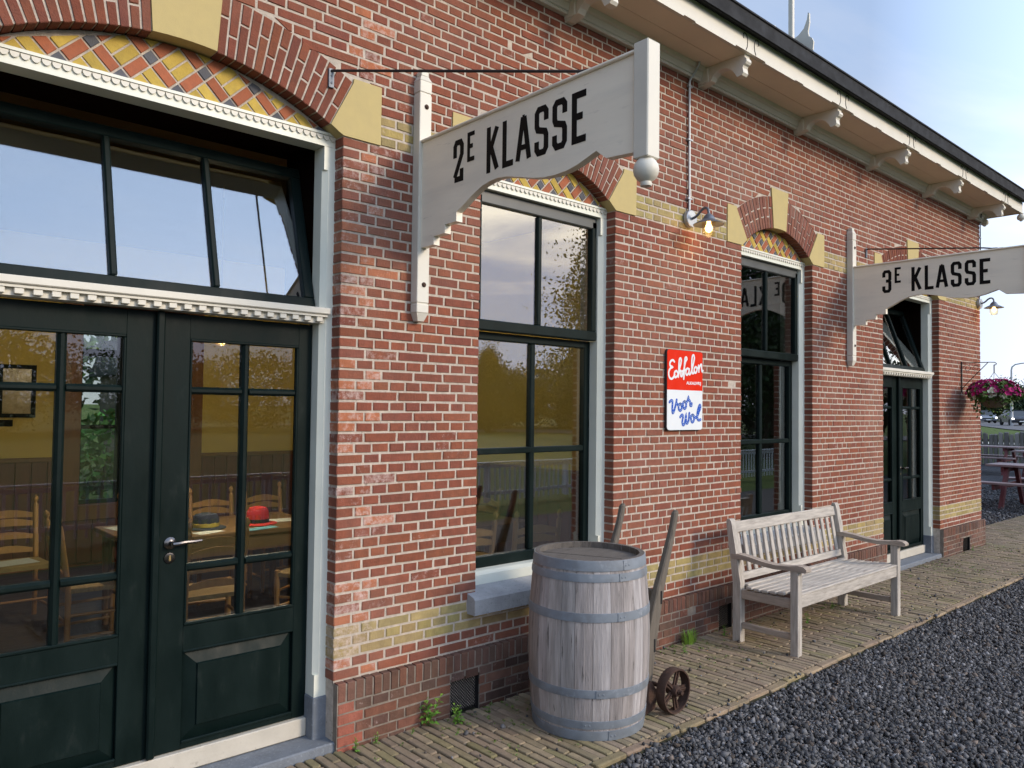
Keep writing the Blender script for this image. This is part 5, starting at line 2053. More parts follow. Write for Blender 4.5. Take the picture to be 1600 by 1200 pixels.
def rail(yc):
    prof = [(-0.125, 0.0, 0.082, 0.040), (-0.108, 0.10, 0.088, 0.042), (-0.062, 0.32, 0.084, 0.042), (-0.018, 0.50, 0.074, 0.042), (0.022, 0.62, 0.062, 0.040), (0.062, 0.72, 0.052, 0.037), (0.105, 0.83, 0.044, 0.034), (0.142, 0.93, 0.038, 0.032), (0.163, 1.005, 0.036, 0.031), (0.168, 1.018, 0.024, 0.020)]
    V, F = [], []
    for x, z, w, d in prof:
        c = 0.007 if z > 0.6 else 0.004
        for sx, sy in ((-1, -1), (1, -1), (1, 1), (-1, 1)):
            for (ax, ay) in (((w / 2 - c), d / 2), (w / 2, d / 2 - c)) if sx * sy < 0 else ((w / 2, d / 2 - c), (w / 2 - c, d / 2)):
                V.append((x + sx * ax, yc + sy * ay, z))
    n = 8
    for i in range(len(prof) - 1):
        for j in range(n):
            F.append((i * n + j, i * n + (j + 1) % n, (i + 1) * n + (j + 1) % n, (i + 1) * n + j))
    F += [tuple(range(n))[::-1], tuple(range((len(prof) - 1) * n, len(prof) * n))]
    mb = MB()
    mb.add(V, F)
    return mb


rail(-0.178).obj('side_rail', m_oldwood, tk)
rail(0.190).obj('side_rail', m_oldwood, tk)
for x, z, h in ((0.008, 0.575, 0.072), (-0.052, 0.335, 0.060), (-0.098, 0.115, 0.055)):
    mb = MB()
    mb.box(x - 0.014, x + 0.014, -0.158, 0.170, z - h / 2, z + h / 2, 0.004)
    mb.obj('cross_bar', m_oldwood, tk)
for x, z in ((0.000, 0.575), (-0.054, 0.335)):
    mb = MB()
    mb.box(x + 0.012, x + 0.024, -0.2003, -0.1985, z - 0.034, z + 0.034)
    mb.obj('tenon_wedge', m_void, tk)
mb = MB()
mb.prism([(-0.155, 0.0), (-0.05, 0.02), (-0.03, 0.10), (-0.08, 0.165), (-0.15, 0.14)], -0.215, -0.2003, 'y')
mb.obj('axle_bracket', m_rust, tk)
mb = MB()
mb.prism([(-0.155, 0.0), (-0.05, 0.02), (-0.03, 0.10), (-0.08, 0.165), (-0.15, 0.14)], 0.2125, 0.227, 'y')
mb.obj('axle_bracket', m_rust, tk)
mb = MB()
mb.box(-0.33, -0.165, -0.18, 0.19, 0.006, 0.016, 0.002)
mb.box(-0.178, -0.166, -0.18, 0.19, 0.016, 0.16, 0.002)
mb.obj('toe_plate', m_rust, tk)
mb = MB()
mb.tube([(0.020, -0.335, 0.114), (0.020, 0.335, 0.114)], 0.011, 10)
mb.obj('axle', m_rust, tk, smooth=True)
for yc in (-0.277, 0.290):
    wh = node('wheel', tk)
    wh.location = (0.020, yc, 0.114)
    rim = MB()
    prof = [(0.104, -0.026), (0.111, -0.027), (0.1135, -0.022), (0.1135, 0.022), (0.111, 0.027), (0.104, 0.026), (0.104, -0.026)]
    rim.lathe(prof, 36, RX(R(90)), caps=False)
    rim.obj('rim', m_rust, wh, smooth=True)
    hub = MB()
    hub.lathe([(0.0, -0.042), (0.014, -0.042), (0.014, -0.034), (0.024, -0.032), (0.028, -0.02), (0.028, 0.02), (0.024, 0.032), (0.0, 0.032)], 14, RX(R(-90)))
    hub.obj('hub', m_rust, wh, smooth=True)
    for k in range(5):
        sp = MB()
        a = R(72 * k + 22)
        xf = RY(a)
        sp.prism([(-0.013, 0.024), (0.013, 0.024), (0.017, 0.105), (-0.017, 0.105)], -0.005, 0.005, 'y', xf)
        sp.box(-0.004, 0.004, -0.013, 0.013, 0.024, 0.096, 0.002, xf)
        sp.obj('spoke', m_rust, wh)

# ------------------------------------------------------------------ bench
bn = thing('bench', 'weathered silver grey teak bench with slatted back against the brick wall', 'bench', (4.715, -0.245, 0.0))
BL = 1.60
LW = 0.056
for xl in (0.0, BL - LW):
    mb = MB()
    mb.box(xl, xl + LW, -0.472, -0.418, -0.005, 0.538, 0.003)
    mb.obj('leg', m_teak_v, bn)
    mb = MB()
    # back leg, raked above the seat
    sec = [(-0.058, 0.0, -0.005), (-0.058, 0.0, 0.40), (-0.050, 0.006, 0.44), (0.008, 0.050, 0.775), (0.016, 0.052, 0.805), (0.026, 0.046, 0.818)]
    V = []
    for ya, yb2, z in sec:
        V += [(xl, ya, z), (xl + LW, ya, z), (xl + LW, yb2, z), (xl, yb2, z)]
    F = [(3, 2, 1, 0), tuple(range(20, 24))]
    for i in range(5):
        for j in range(4):
            F.append((i * 4 + j, i * 4 + (j + 1) % 4, (i + 1) * 4 + (j + 1) % 4, (i + 1) * 4 + j))
    mb.add(V, F)
    mb.obj('back_leg', m_teak_v, bn)
    mb = MB()
    mb.box(xl + 0.012, xl + LW - 0.012, -0.4185, -0.0575, 0.092, 0.132, 0.004)
    mb.obj('stretcher', m_teak_y, bn)
    mb = MB()
    mb.box(xl + 0.010, xl + LW - 0.010, -0.4185, -0.0575, 0.292, 0.352, 0.003)
    mb.obj('side_rail', m_teak_y, bn)
    mb = MB()
    # shaped arm: side profile in (y, z)
    top = [(0.012, 0.588), (-0.05, 0.590), (-0.12, 0.583), (-0.22, 0.566), (-0.32, 0.558), (-0.41, 0.566), (-0.47, 0.577), (-0.51, 0.574), (-0.53, 0.560), (-0.532, 0.545)]
    bot = [(-0.52, 0.536), (-0.48, 0.538), (-0.41, 0.538), (-0.32, 0.530), (-0.22, 0.536), (-0.12, 0.552), (-0.05, 0.556), (0.006, 0.552)]
    mb.prism(top + bot, xl - 0.006, xl + LW + 0.006, 'x')
    mb.obj('arm', m_teak_y, bn)
mb = MB()
mb.box(LW + 0.0005, BL - LW - 0.0005, -0.466, -0.440, 0.300, 0.376, 0.003)
mb.obj('front_rail', m_teak, bn)
mb = MB()
mb.box(LW + 0.0005, BL - LW - 0.0005, -0.040, -0.014, 0.300, 0.366, 0.003)
mb.obj('rear_rail', m_teak, bn)
ys = [-0.434, -0.376, -0.318, -0.260, -0.202, -0.144, -0.086]
zc7 = [0.386, 0.381, 0.376, 0.372, 0.370, 0.372, 0.377]
mb = MB()
mb.box(LW + 0.001, BL - LW - 0.001, -0.469, -0.437, 0.3765, 0.393, 0.004)
mb.obj('seat_slat', m_teak, bn)
for y, z in zip(ys, zc7):
    mb = MB()
    e0 = 0.002
    mb.box(-BL / 2 + e0, BL / 2 - e0, -0.0225, 0.0225, -0.011, 0.008, 0.004)
    o = mb.obj('seat_slat', m_teak, bn)
    o.location = (BL / 2, y + 0.027 - 0.002, z)
    if y < -0.40 or y > -0.09:
        o.scale = ((BL - 2 * LW - 0.004) / (BL - 0.004), 1, 1)
rk = math.atan2(0.058, 0.335)
back = T(0, -0.022, 0.405) @ RX(-rk)
mb = MB()
mb.box(LW + 0.0005, BL - LW - 0.0005, -0.015, 0.015, -0.004, 0.046, 0.003, back)
mb.obj('lower_back_rail', m_teak, bn)
mb = MB()
mb.box(LW + 0.0005, BL - LW - 0.0005, -0.016, 0.016, 0.318, 0.392, 0.004, back)
mb.obj('top_rail', m_teak, bn)
ns = 17
for i in range(ns):
    x = LW + 0.045 + (BL - 2 * LW - 0.09) * i / (ns - 1)
    mb = MB()
    mb.box(-0.0205, 0.0205, -0.007, 0.007, 0.047, 0.3175, 0.003, RX(-rk))
    o = mb.obj('back_slat', m_teak_v, bn)
    o.location = (x, -0.022, 0.405)

# ------------------------------------------------------------------ leaves


def leaf_mesh(name, pts, size, cols, mat, fold=0.25, aspect=0.55, up=None):
    """a cloud of little leaves, each two triangles folded along the midrib"""
    n = len(pts)
    d = nrg.normal(size=(n, 3))
    if up is not None:
        d = d * (1 - up) + np.array([0, 0, 1.0]) * up
    d /= np.linalg.norm(d, axis=1, keepdims=True)
    e = nrg.normal(size=(n, 3))
    e -= d * (e * d).sum(1, keepdims=True)
    e /= np.linalg.norm(e, axis=1, keepdims=True)
    f = np.cross(d, e)
    s = size[:, None]
    v0, v2 = pts - e * s, pts + e * s
    v1 = pts + f * s * aspect + d * s * fold
    v3 = pts - f * s * aspect + d * s * fold
    V = np.stack([v0, v1, v2, v3], 1).reshape(-1, 3).astype(np.float32)
    idx = np.arange(n)[:, None] * 4
    Fi = np.concatenate([idx + np.array([[0, 1, 2]]), idx + np.array([[0, 2, 3]])], 1).reshape(-1, 3).astype(np.int32)
    me = bpy.data.meshes.new(name)
    me.vertices.add(len(V))
    me.vertices.foreach_set('co', V.ravel())
    me.loops.add(len(Fi) * 3)
    me.loops.foreach_set('vertex_index', Fi.ravel())
    me.polygons.add(len(Fi))
    me.polygons.foreach_set('loop_start', np.arange(0, len(Fi) * 3, 3, dtype=np.int32))
    me.update(calc_edges=True)
    c = np.concatenate([np.repeat(cols, 4, axis=0), np.zeros((n * 4, 1))], 1).astype(np.float32)
    at = me.color_attributes.new('col', 'FLOAT_COLOR', 'POINT')
    at.data.foreach_set('color', c.ravel())
    me.materials.append(mat)
    return me


def greens(n, base, var=0.3):
    k = nrg.lognormal(0, var, n)[:, None]
    c = np.array(base)[None] * k
    c[:, 0] *= nrg.uniform(0.8, 1.3, n)
    return np.clip(c, 0.003, 0.5)


# weeds in the joints of the path
WEED = [
    (2.296, -0.062, 0.150, 'tall leafy green weed against the plinth beside the first vent'),
    (2.436, -0.135, 0.098, 'bushy green weed on the path just before the first vent'),
    (2.190, -0.095, 0.028, 'low flat weed at the foot of the plinth, beside the tall leafy weed'),
    (1.885, -0.078, 0.060, 'small upright weed at the corner of the first door reveal'),
    (1.995, -0.072, 0.050, 'small pale weed one step along from the door corner'),
    (2.640, -0.125, 0.025, 'tiny dark green weed in front of the iron vent'),
    (2.345, -0.245, 0.022, 'tiny yellowish weed between pavers before the tall weed'),
    (5.507, -0.375, 0.085, 'leafy weed growing under the seat of the bench'),
    (4.770, -0.150, 0.070, 'dark leafy weed beside the rear leg of the bench'),
    (6.107, -0.272, 0.050, 'small weed under the far end of the bench'),
    (3.365, -0.520, 0.045, 'green weed growing behind the iron wheel of the sack truck'),
    (9.930, -0.085, 0.070, 'weed below the small vent at the far corner'),
    (4.230, -0.200, 0.060, 'thin flowering weed on the path between truck and bench'),
]


def weed(x, y, h, label):
    t = thing('weed', label, 'weed', (x, y, 0.0), rnd.uniform(0, 6), 'weeds in the paving joints')
    mb = MB()
    lf = MB()
    nst = 3 if h > 0.09 else (2 if h > 0.04 else 1)
    for s in range(nst):
        a = rnd.uniform(0, 6.28)
        ln = h * rnd.uniform(0.7, 1.0)
        tip = Vector((math.cos(a) * h * 0.22 * s, math.sin(a) * h * 0.22 * s, ln))
        base = Vector((rnd.uniform(-.006, .006), rnd.uniform(-.006, .006), -0.01))
        mb.tube([base, base.lerp(tip, 0.5) + Vector((0, 0, 0.005)), tip], [0.0022, 0.0018, 0.001], 5)
        nl = 12 if h > 0.09 else 8
        for k in range(nl):
            f = 0.12 + 0.88 * k / (nl - 1)
            p = base.lerp(tip, f)
            b = a + k * 2.4
            L = max(0.020, h * 0.42) * (1.05 - 0.55 * f)
            dirv = Vector((math.cos(b), math.sin(b), 0.35 + 0.5 * f)).normalized()
            side = Vector((-math.sin(b), math.cos(b), 0))
            m1 = p + dirv * L * 0.5 + Vector((0, 0, 0.004))
            e = p + dirv * L - Vector((0, 0, L * 0.28))
            w = L * 0.24
            g = rnd.uniform(0.75, 1.35)
            lf.col = (0.115 * g, 0.25 * g, 0.032 * g, 0) if f < 0.8 else (0.19 * g, 0.32 * g, 0.04 * g, 0)
            lf.add([p, m1 + side * w, e, m1 - side * w, m1 - Vector((0, 0, w * 0.35))], [(0, 4, 1), (1, 4, 2), (2, 4, 3), (3, 4, 0)])
    mb.obj('stem', m_leaf, t, color=True) if False else None
    mb.col = (0.08, 0.14, 0.03, 0)
    mb.c = [mb.col] * len(mb.v)
    mb.obj('stem', m_leaf, t, color=True)
    lf.obj('leaves', m_leaf, t, color=True)


for w_ in WEED:
    weed(w_[0], w_[1], w_[2] * 1.05, w_[3])
t = thing('grass_tuft', 'bright green tuft of grass at the plinth between truck and bench', 'grass tuft', (4.43, -0.095, 0))
mb = MB()
for k in range(170):
    a, ln = rnd.uniform(0, 6.28), rnd.uniform(0.04, 0.115)
    r0 = rnd.uniform(0, 0.045)
    p = Vector((math.cos(a) * r0 * 1.5, math.sin(a) * r0 * 0.6, -0.005))
    out = Vector((math.cos(a), math.sin(a) * 0.6, 0)) * ln * rnd.uniform(0.2, 0.8)
    sd = Vector((-math.sin(a), math.cos(a), 0)) * 0.0016
    g = rnd.uniform(0.7, 1.3)
    mb.col = (0.19 * g, 0.32 * g, 0.04 * g, 0)
    m1 = p + out * 0.45 + Vector((0, 0, ln * 0.75))
    e = p + out + Vector((0, 0, ln * 0.8))
    mb.add([p - sd, p + sd, m1 + sd * .8, e, m1 - sd * .8], [(0, 1, 2, 4), (4, 2, 3)])
mb.obj('blades', m_leaf, t, color=True)
# moss and seedlings too small to count
pts, n = [], 900
px = nrg.uniform(1.9, 10.5, n)
py = -np.abs(nrg.normal(0, 0.30, n)) - 0.05
cl = np.sin(px * 3.1) + np.sin(px * 7.3 + 1) + nrg.normal(0, 0.8, n) > 0.4
px, py = px[cl], py[cl]
keep = py > -0.86
px, py = px[keep], py[keep]
P = np.stack([px, py, np.full(len(px), 0.004)], 1)
P = np.repeat(P, 4, axis=0) + nrg.normal(0, 0.006, (len(P) * 4, 3)) * np.array([1, 1, 0.3])
link('seedlings', leaf_mesh('seedlings', P, nrg.uniform(0.003, 0.009, len(P)), greens(len(P), (0.10, 0.16, 0.03)), m_leaf, up=0.5), None, 'stuff')

# ------------------------------------------------------------------ hanging basket
hb = thing('hanging_basket', 'hanging basket of magenta and white petunias on a scrolled iron bracket', 'flower basket', (9.87, 0, 1.83))
mb = MB()
mb.box(-0.010, 0.010, -0.012, -0.003, -0.02, 0.335)
mb.tube([(0, -0.008, 0.318), (0, -0.30, 0.318), (0, -0.345, 0.315), (0, -0.362, 0.300), (0, -0.355, 0.285), (0, -0.338, 0.288)], 0.005, 6)
mb.tube([(0, -0.008, 0.02), (0, -0.10, 0.125), (0, -0.275, 0.313)], 0.0045, 6)
for s, c0, z0, r in ((1, -0.065, 0.255, 0.045), (-1, -0.15, 0.265, 0.038)):
    mb.tube([(0, c0 + r * (1 - k / 26) * math.cos(k * 0.45), z0 + s * r * (1 - k / 26) * math.sin(k * 0.45)) for k in range(18)], 0.0028, 5)
mb.obj('iron_bracket', m_iron, hb)
mb = MB()
mb.tube([(0, -0.338, 0.288), (0, -0.338, 0.20)], 0.006, 6)
for k in range(3):
    a = R(120 * k + 20)
    mb.tube([(0, -0.338, 0.205), (0.17 * math.cos(a), -0.338 + 0.17 * math.sin(a), -0.02)], 0.0025, 5)
mb.obj('chain', m_iron, hb)
mb = MB()
mb.lathe([(0.0, -0.20), (0.08, -0.19), (0.14, -0.14), (0.175, -0.06), (0.18, -0.02), (0.165, -0.02), (0.0, -0.04)], 18, T(0, -0.338, 0))
mb.obj('basket_bowl', m_oldwood, hb, smooth=True)
n = 1500
d = nrg.normal(size=(n, 3))
d /= np.linalg.norm(d, axis=1, keepdims=True)
rr = nrg.uniform(0.55, 1.0, n)[:, None] ** 0.5
lump = 1 + 0.22 * np.sin(d[:, :1] * 5 + 1) * np.cos(d[:, 1:2] * 6)
P = d * rr * lump * np.array([0.28, 0.255, 0.13]) + np.array([0, -0.338, -0.03])
tr_ = nrg.random(n) < 0.16
P[tr_, 2] -= nrg.uniform(0.02, 0.17, tr_.sum())
P[tr_, :2] = P[tr_, :2] * 0.85 + np.array([0, -0.338]) * 0.15
P = P[P[:, 1] < -0.012]
link('foliage', leaf_mesh('foliage', P, nrg.uniform(0.014, 0.028, len(P)), greens(len(P), (0.055, 0.115, 0.022), 0.35), m_leaf), hb)


def blooms(n, colour, zlo, zhi):
    mb = MB()
    for k in range(n):
        a, u = rnd.uniform(0, 6.28), rnd.uniform(zlo, zhi)
        r = math.sqrt(max(0.05, 1 - (u * 0.9) ** 2)) * rnd.uniform(0.86, 1.08)
        p = Vector((0.28 * r * math.cos(a), -0.338 + 0.255 * r * math.sin(a), -0.03 + 0.15 * u))
        if p.y > -0.03:
            continue
        nrm = (Vector((math.cos(a) * r, math.sin(a) * r, u + 0.25))).normalized()
        e = nrm.orthogonal().normalized()
        f = nrm.cross(e)
        R0 = rnd.uniform(0.022, 0.034)
        g = rnd.uniform(0.7, 1.25)
        mb.col = tuple(min(0.8, q * g) for q in colour) + (0,)
        V = [p - nrm * 0.012]
        for j in range(10):
            t = 2 * math.pi * j / 10
            q = R0 * (1.0 if j % 2 == 0 else 0.78)
            V.append(p + (e * math.cos(t) + f * math.sin(t)) * q + nrm * 0.006)
        mb.add(V, [(0, j + 1, (j + 1) % 10 + 1) for j in range(10)])
    return mb


blooms(150, (0.36, 0.012, 0.13), -0.15, 1.0).obj('magenta_flowers', m_petal, hb, color=True, kind='stuff')
blooms(26, (0.62, 0.62, 0.48), -0.5, 0.35).obj('white_flowers', m_petal, hb, color=True, kind='stuff')

# ------------------------------------------------------------------ picnic tables


def picnic():
    t = thing('picnic_table', '-', 'picnic table', (0, 0, 0), 0, 'picnic tables on the gravel')
    L = 1.9
    for i in range(4):
        mb = MB()
        mb.box(-0.365 + i * 0.184, -0.365 + i * 0.184 + 0.176, -L, 0, 0.705, 0.742, 0.004)
        mb.obj('table_plank', m_pictop, t)
    for s in (-1, 1):
        mb = MB()
        xc = s * 0.72
        mb.box(xc - 0.13, xc + 0.13, -L, 0, 0.43, 0.465, 0.004)
        mb.obj('seat_plank', m_pictop, t)
    for y in (-0.30, -L + 0.30):
        for s in (-1, 1):
            mb = MB()
            w = 0.05
            mb.hexa([(s * 0.62 - w, y - 0.03, 0.0), (s * 0.62 + w, y - 0.03, 0.0), (s * 0.62 + w, y + 0.03, 0.0), (s * 0.62 - w, y + 0.03, 0.0),
                     (s * 0.24 - w, y - 0.03, 0.70), (s * 0.24 + w, y - 0.03, 0.70), (s * 0.24 + w, y + 0.03, 0.70), (s * 0.24 - w, y + 0.03, 0.70)])
            mb.obj('leg', m_picred, t)
        mb = MB()
        mb.box(-0.82, 0.82, y + 0.032, y + 0.075, 0.34, 0.43, 0.004)
        mb.obj('cross_beam', m_picred, t)
        mb = MB()
        mb.box(-0.34, 0.34, y + 0.032, y + 0.075, 0.615, 0.7045, 0.004)
        mb.obj('top_batten', m_picred, t)
    return t


pt = picnic()
PT = [((15.45, 1.32, -0.034), 0.0, 'red stained picnic table standing nearest the corner of the building'),
      ((24.0, 5.0, -0.034), 0.0, 'long red picnic table in front of the log palisade'),
      ((18.9, 1.55, -0.034), 0.03, 'red picnic table just behind the nearest one'),
      ((21.6, 2.6, -0.034), -0.02, 'red picnic table between the palisade row and the others')]
for i, (loc, rz, lab) in enumerate(PT):
    o = pt if i == 0 else copy_tree(pt)
    o.location = loc
    o.rotation_euler = (0, 0, rz)
    o['label'] = lab

# ------------------------------------------------------------------ log palisade
pal = thing('palisade_fence', 'palisade of upright grey logs behind the picnic tables', 'fence', (28.0, 0, -0.06))
y = -2.0
mb = MB()
for z in (0.25, 0.8):
    mb.tube([(0.12, -2, z), (0.12, 8.5, z)], 0.04, 6)
mb.obj('back_rail', m_oldwood, pal)
while y < 8.4:
    r = rnd.uniform(0.055, 0.078)
    y += r
    h = rnd.uniform(0.98, 1.10)
    mb = MB()
    mb.tube([(0, 0, 0), (rnd.uniform(-.02, .02), rnd.uniform(-.01, .01), h - 0.02), (0, 0, h)], [r, r * 0.97, r * 0.8], 8)
    o = mb.obj('log', m_log, pal)
    o.location = (0, y, 0)
    k = rnd.uniform(0.55, 1.2)
    o.color = (0.23 * k, 0.215 * k, 0.195 * k, 1)
    y += r + rnd.uniform(0.004, 0.02)

# ------------------------------------------------------------------ road, kerb line, cars, street lamp
rdp = [(30, -60), (44, -24), (54, -5), (63, 6), (74, 14.0), (86, 20.2), (101, 26.4), (125, 36), (170, 52), (260, 84)]


def ribbon(name, half, dz, mat, off=0.0):
    V, F = [], []
    for i, (x, y) in enumerate(rdp):
        a = Vector(rdp[max(0, i - 1)])
        b = Vector(rdp[min(len(rdp) - 1, i + 1)])
        d = (b - a).normalized()
        nn = Vector((-d.y, d.x))
        for s in (-1, 1):
            p = Vector((x, y)) + nn * (off + s * half)
            V.append((p.x, p.y, terrain(p.x, p.y) + dz))
    for i in range(len(rdp) - 1):
        F.append((2 * i, 2 * i + 2, 2 * i + 3, 2 * i + 1))
    mb = MB()
    mb.add(V, F)
    return mb.obj(name, mat, None, kind='structure')


ribbon('road', 3.4, 0.06, m_asphalt)
m_gravelpale = pmat('pale_footpath', (0.40, 0.39, 0.36), var=0.1, scale=0.5, rough=0.9, bump=0)
mb = MB()
mb.add([(45.5, -10, terrain(45.5, 0) + 0.05), (48.0, -10, terrain(48, 0) + 0.05), (48.0, 30, terrain(48, 0) + 0.05), (45.5, 30, terrain(45.5, 0) + 0.05)], [(0, 1, 2, 3)])
mb.obj('footpath', m_gravelpale, None, kind='structure')


def car(loc, rz, paint, label):
    t = thing('car', label, 'car', loc, rz, 'cars driving along the road')
    W = 0.88
    mb = MB()
    # lower body, x forward
    P = [(-2.1, 0.28), (2.05, 0.28), (2.15, 0.42), (2.12, 0.62), (1.95, 0.76), (0.95, 0.90), (-1.6, 0.95), (-2.1, 0.88), (-2.18, 0.6)]
    mb.prism(P, -W, W, 'y')
    mb.obj('body', paint, t)
    mb = MB()
    b, tp = [(-1.75, 0.92), (1.0, 0.895)], [(-1.25, 1.42), (0.25, 1.43)]
    mb.hexa([(-1.75, -0.80, 0.93), (1.0, -0.80, 0.885), (1.0, 0.80, 0.885), (-1.75, 0.80, 0.93), (-1.2, -0.60, 1.42), (0.2, -0.60, 1.43), (0.2, 0.60, 1.43), (-1.2, 0.60, 1.42)])
    mb.obj('windows', m_carglass, t)
    mb = MB()
    mb.box(-1.25, 0.25, -0.62, 0.62, 1.415, 1.455, 0.015)
    mb.obj('car_roof', paint, t)
    mb = MB()
    mb.box(2.10, 2.17, -0.62, 0.62, 0.46, 0.58, 0.01)
    mb.obj('grille', m_rubber, t)
    mb = MB()
    mb.box(2.13, 2.172, -0.26, 0.26, 0.34, 0.44, 0.005)
    mb.obj('number_plate', m_enamel_white, t)
    for s in (-1, 1):
        mb = MB()
        mb.box(2.02, 2.155, s * 0.78 - 0.10, s * 0.78 + 0.10, 0.56, 0.70, 0.03)
        mb.obj('headlight', m_headlight, t)
        for x in (-1.35, 1.35):
            mb = MB()
            mb.lathe([(0.0, -0.10), (0.30, -0.10), (0.32, -0.07), (0.32, 0.07), (0.30, 0.10), (0.0, 0.10)], 16, T(x, s * 0.80, 0.31) @ RX(R(90)))
            mb.obj('wheel', m_rubber, t)
        mb = MB()
        mb.box(0.72, 0.86, s * 0.90, s * 1.04, 0.90, 1.02, 0.02)
        mb.obj('mirror', paint, t)
    return t


hd = math.atan2(-6.3, -15)
car((101.5, 27.3, terrain(101, 26) + 0.06), hd + 0.10, m_carpaint2, 'silver car with lit headlights, farther away on the road')
car((86.5, 20.1, terrain(86, 20) + 0.06), hd + 0.14, m_carpaint, 'dark car with lit headlights beside the lamp post')
sl = thing('street_lamp', 'tall grey street lamp with curved arm beside the road', 'street lamp', (84.5, 19.85, terrain(84, 19)))
mb = MB()
mb.tube([(0, 0, 0), (0, 0, 2.0), (0, 0, 5.3), (0.0, -0.05, 5.6), (0.02, -0.3, 5.83), (0.05, -0.8, 5.93), (0.05, -1.2, 5.95)], [0.13, 0.12, 0.08, 0.07, 0.06, 0.055, 0.05], 10)
mb.obj('pole', m_lamppole, sl, smooth=True)
mb = MB()
mb.box(-0.12, 0.2, -1.95, -1.15, 5.90, 6.02, 0.04)
mb.obj('lamp_head', m_lamppole, sl)

# ------------------------------------------------------------------ trees


def tree(x, y, h, cr, label, group, base=(0.040, 0.072, 0.018), n=2600, trunk=0.3, leaf=0.16, squash=1.0, conic=False, z0=None):
    z0 = terrain(x, y) - 0.02 if z0 is None else z0
    t = thing('tree', label, 'tree', (x, y, z0), rnd.uniform(0, 6), group)
    mb = MB()
    th = h * trunk
    r0 = 0.022 * h + 0.03
    mb.tube([(0, 0, 0), (0.02 * h * rnd.uniform(-1, 1), 0, th), (0, 0.02 * h * rnd.uniform(-1, 1), h * 0.8)], [r0 * 1.2, r0 * 0.8, r0 * 0.2], 8)
    ends = []
    for k in range(9):
        a = k * 2.4 + rnd.uniform(-.3, .3)
        zb = th + (h * 0.45) * k / 9
        L = cr * rnd.uniform(0.55, 0.85)
        e = Vector((math.cos(a) * L, math.sin(a) * L, zb + L * rnd.uniform(0.3, 0.8)))
        mb.tube([(0, 0, zb - 0.1 * h * 0.5), Vector((e.x * .5, e.y * .5, zb + (e.z - zb) * 0.35)), e], [r0 * 0.5, r0 * 0.32, r0 * 0.1], 6)
        ends.append(e)
    mb.obj('trunk', m_bark, t)
    # clumps of leaves spread through the crown's volume
    cz, ch = (h + th) / 2, (h - th) / 2
    ncl = max(18, n // 55)
    cd = nrg.normal(size=(ncl, 3))
    cd /= np.linalg.norm(cd, axis=1, keepdims=True)
    rad = nrg.uniform(0.35, 1.0, ncl)[:, None] ** 0.6
    cc = cd * rad * np.array([cr, cr, ch * squash])
    if conic:
        f = (cc[:, 2] / ch + 1) / 2
        cc[:, :2] *= (1.15 - f)[:, None]
    cc[:, 2] += cz
    which = nrg.integers(0, ncl, n)
    sz = cr * nrg.uniform(0.10, 0.24, ncl)
    d = nrg.normal(size=(n, 3)) * 0.75
    P = cc[which] + d * sz[which][:, None] * np.array([1, 1, 0.75])
    tone = nrg.lognormal(0, 0.22, ncl)[which]
    cols = greens(n, base, 0.25) * tone[:, None]
    link('crown', leaf_mesh('crown', P, nrg.uniform(0.55, 1.25, n) * leaf, cols, m_leaf), t)
    return t


TG = 'trees across the lawn facing the station'
# opposite the station (seen mirrored in its windows)
tree(33.5, -21.5, 12.2, 5.6, 'tall oak across the lawn mirrored in the first window', TG, n=60000, trunk=0.06, leaf=0.105)
tree(25.5, -11.0, 11.0, 4.8, 'broad dark tree opposite the second window', TG, base=(0.030, 0.055, 0.015), n=34000, trunk=0.06, leaf=0.10)
tree(36.5, -12.0, 17.5, 6.0, 'tall dark tree opposite the far door', TG, base=(0.030, 0.052, 0.015), n=24000, trunk=0.06, leaf=0.10)
tree(44.0, -27.5, 9.4, 4.6, 'round tree standing behind the tall oak', TG, n=13000, trunk=0.06, leaf=0.11)
tree(34.9, -37.5, 6.4, 2.2, 'pointed conifer at the far side of the lawn', TG, base=(0.028, 0.05, 0.018), n=9000, trunk=0.03, leaf=0.08, conic=True)
tree(20.0, -30.0, 4.6, 3.2, 'low bushy tree across the lawn before the hedgerow', TG, n=9000, trunk=0.04, leaf=0.09)
for k, (x, y, h, c) in enumerate([(-12, -44, 5.2, 4.5), (-2, -46, 4.8, 4.6), (7, -44, 5.6, 4.4), (15, -47, 5.0, 4.6), (23, -50, 5.6, 4.8), (46, -56, 7.2, 5.5), (44, -36, 6.8, 5), (46, -24, 7.4, 5)]):
    tree(x, y, h, c, ['rounded hedgerow tree far across the lawn, westernmost', 'rounded hedgerow tree second from the western end of the lawn', 'hedgerow tree opposite the double door', 'hedgerow tree opposite the first window', 'hedgerow tree behind the conifer', 'large hedgerow tree behind the oak', 'large hedgerow tree east of the oak', 'easternmost hedgerow tree across the lawn'][k], 'hedgerow trees across the lawn', n=9000, trunk=0.02, leaf=0.13)
for k, (x, y, h, c) in enumerate([(40.5, -43.0, 4.6, 4.2), (47.5, -42.0, 5.6, 5.0), (53.0, -38.0, 6.4, 5.2), (45.0, -50.0, 5.4, 5.2), (56.0, -46.0, 6.6, 5.6)]):
    tree(x, y, h, c, ['dense dark tree filling the gap beside the conifer', 'dense dark tree behind the gap right of the conifer', 'dense tall tree closing the lawn behind the oak', 'dense tree at the back of the lawn behind the gap', 'tallest dense tree at the far back of the lawn'][k], 'dense trees closing the lawn', base=(0.034, 0.060, 0.016), n=12000, trunk=0.02, leaf=0.13)
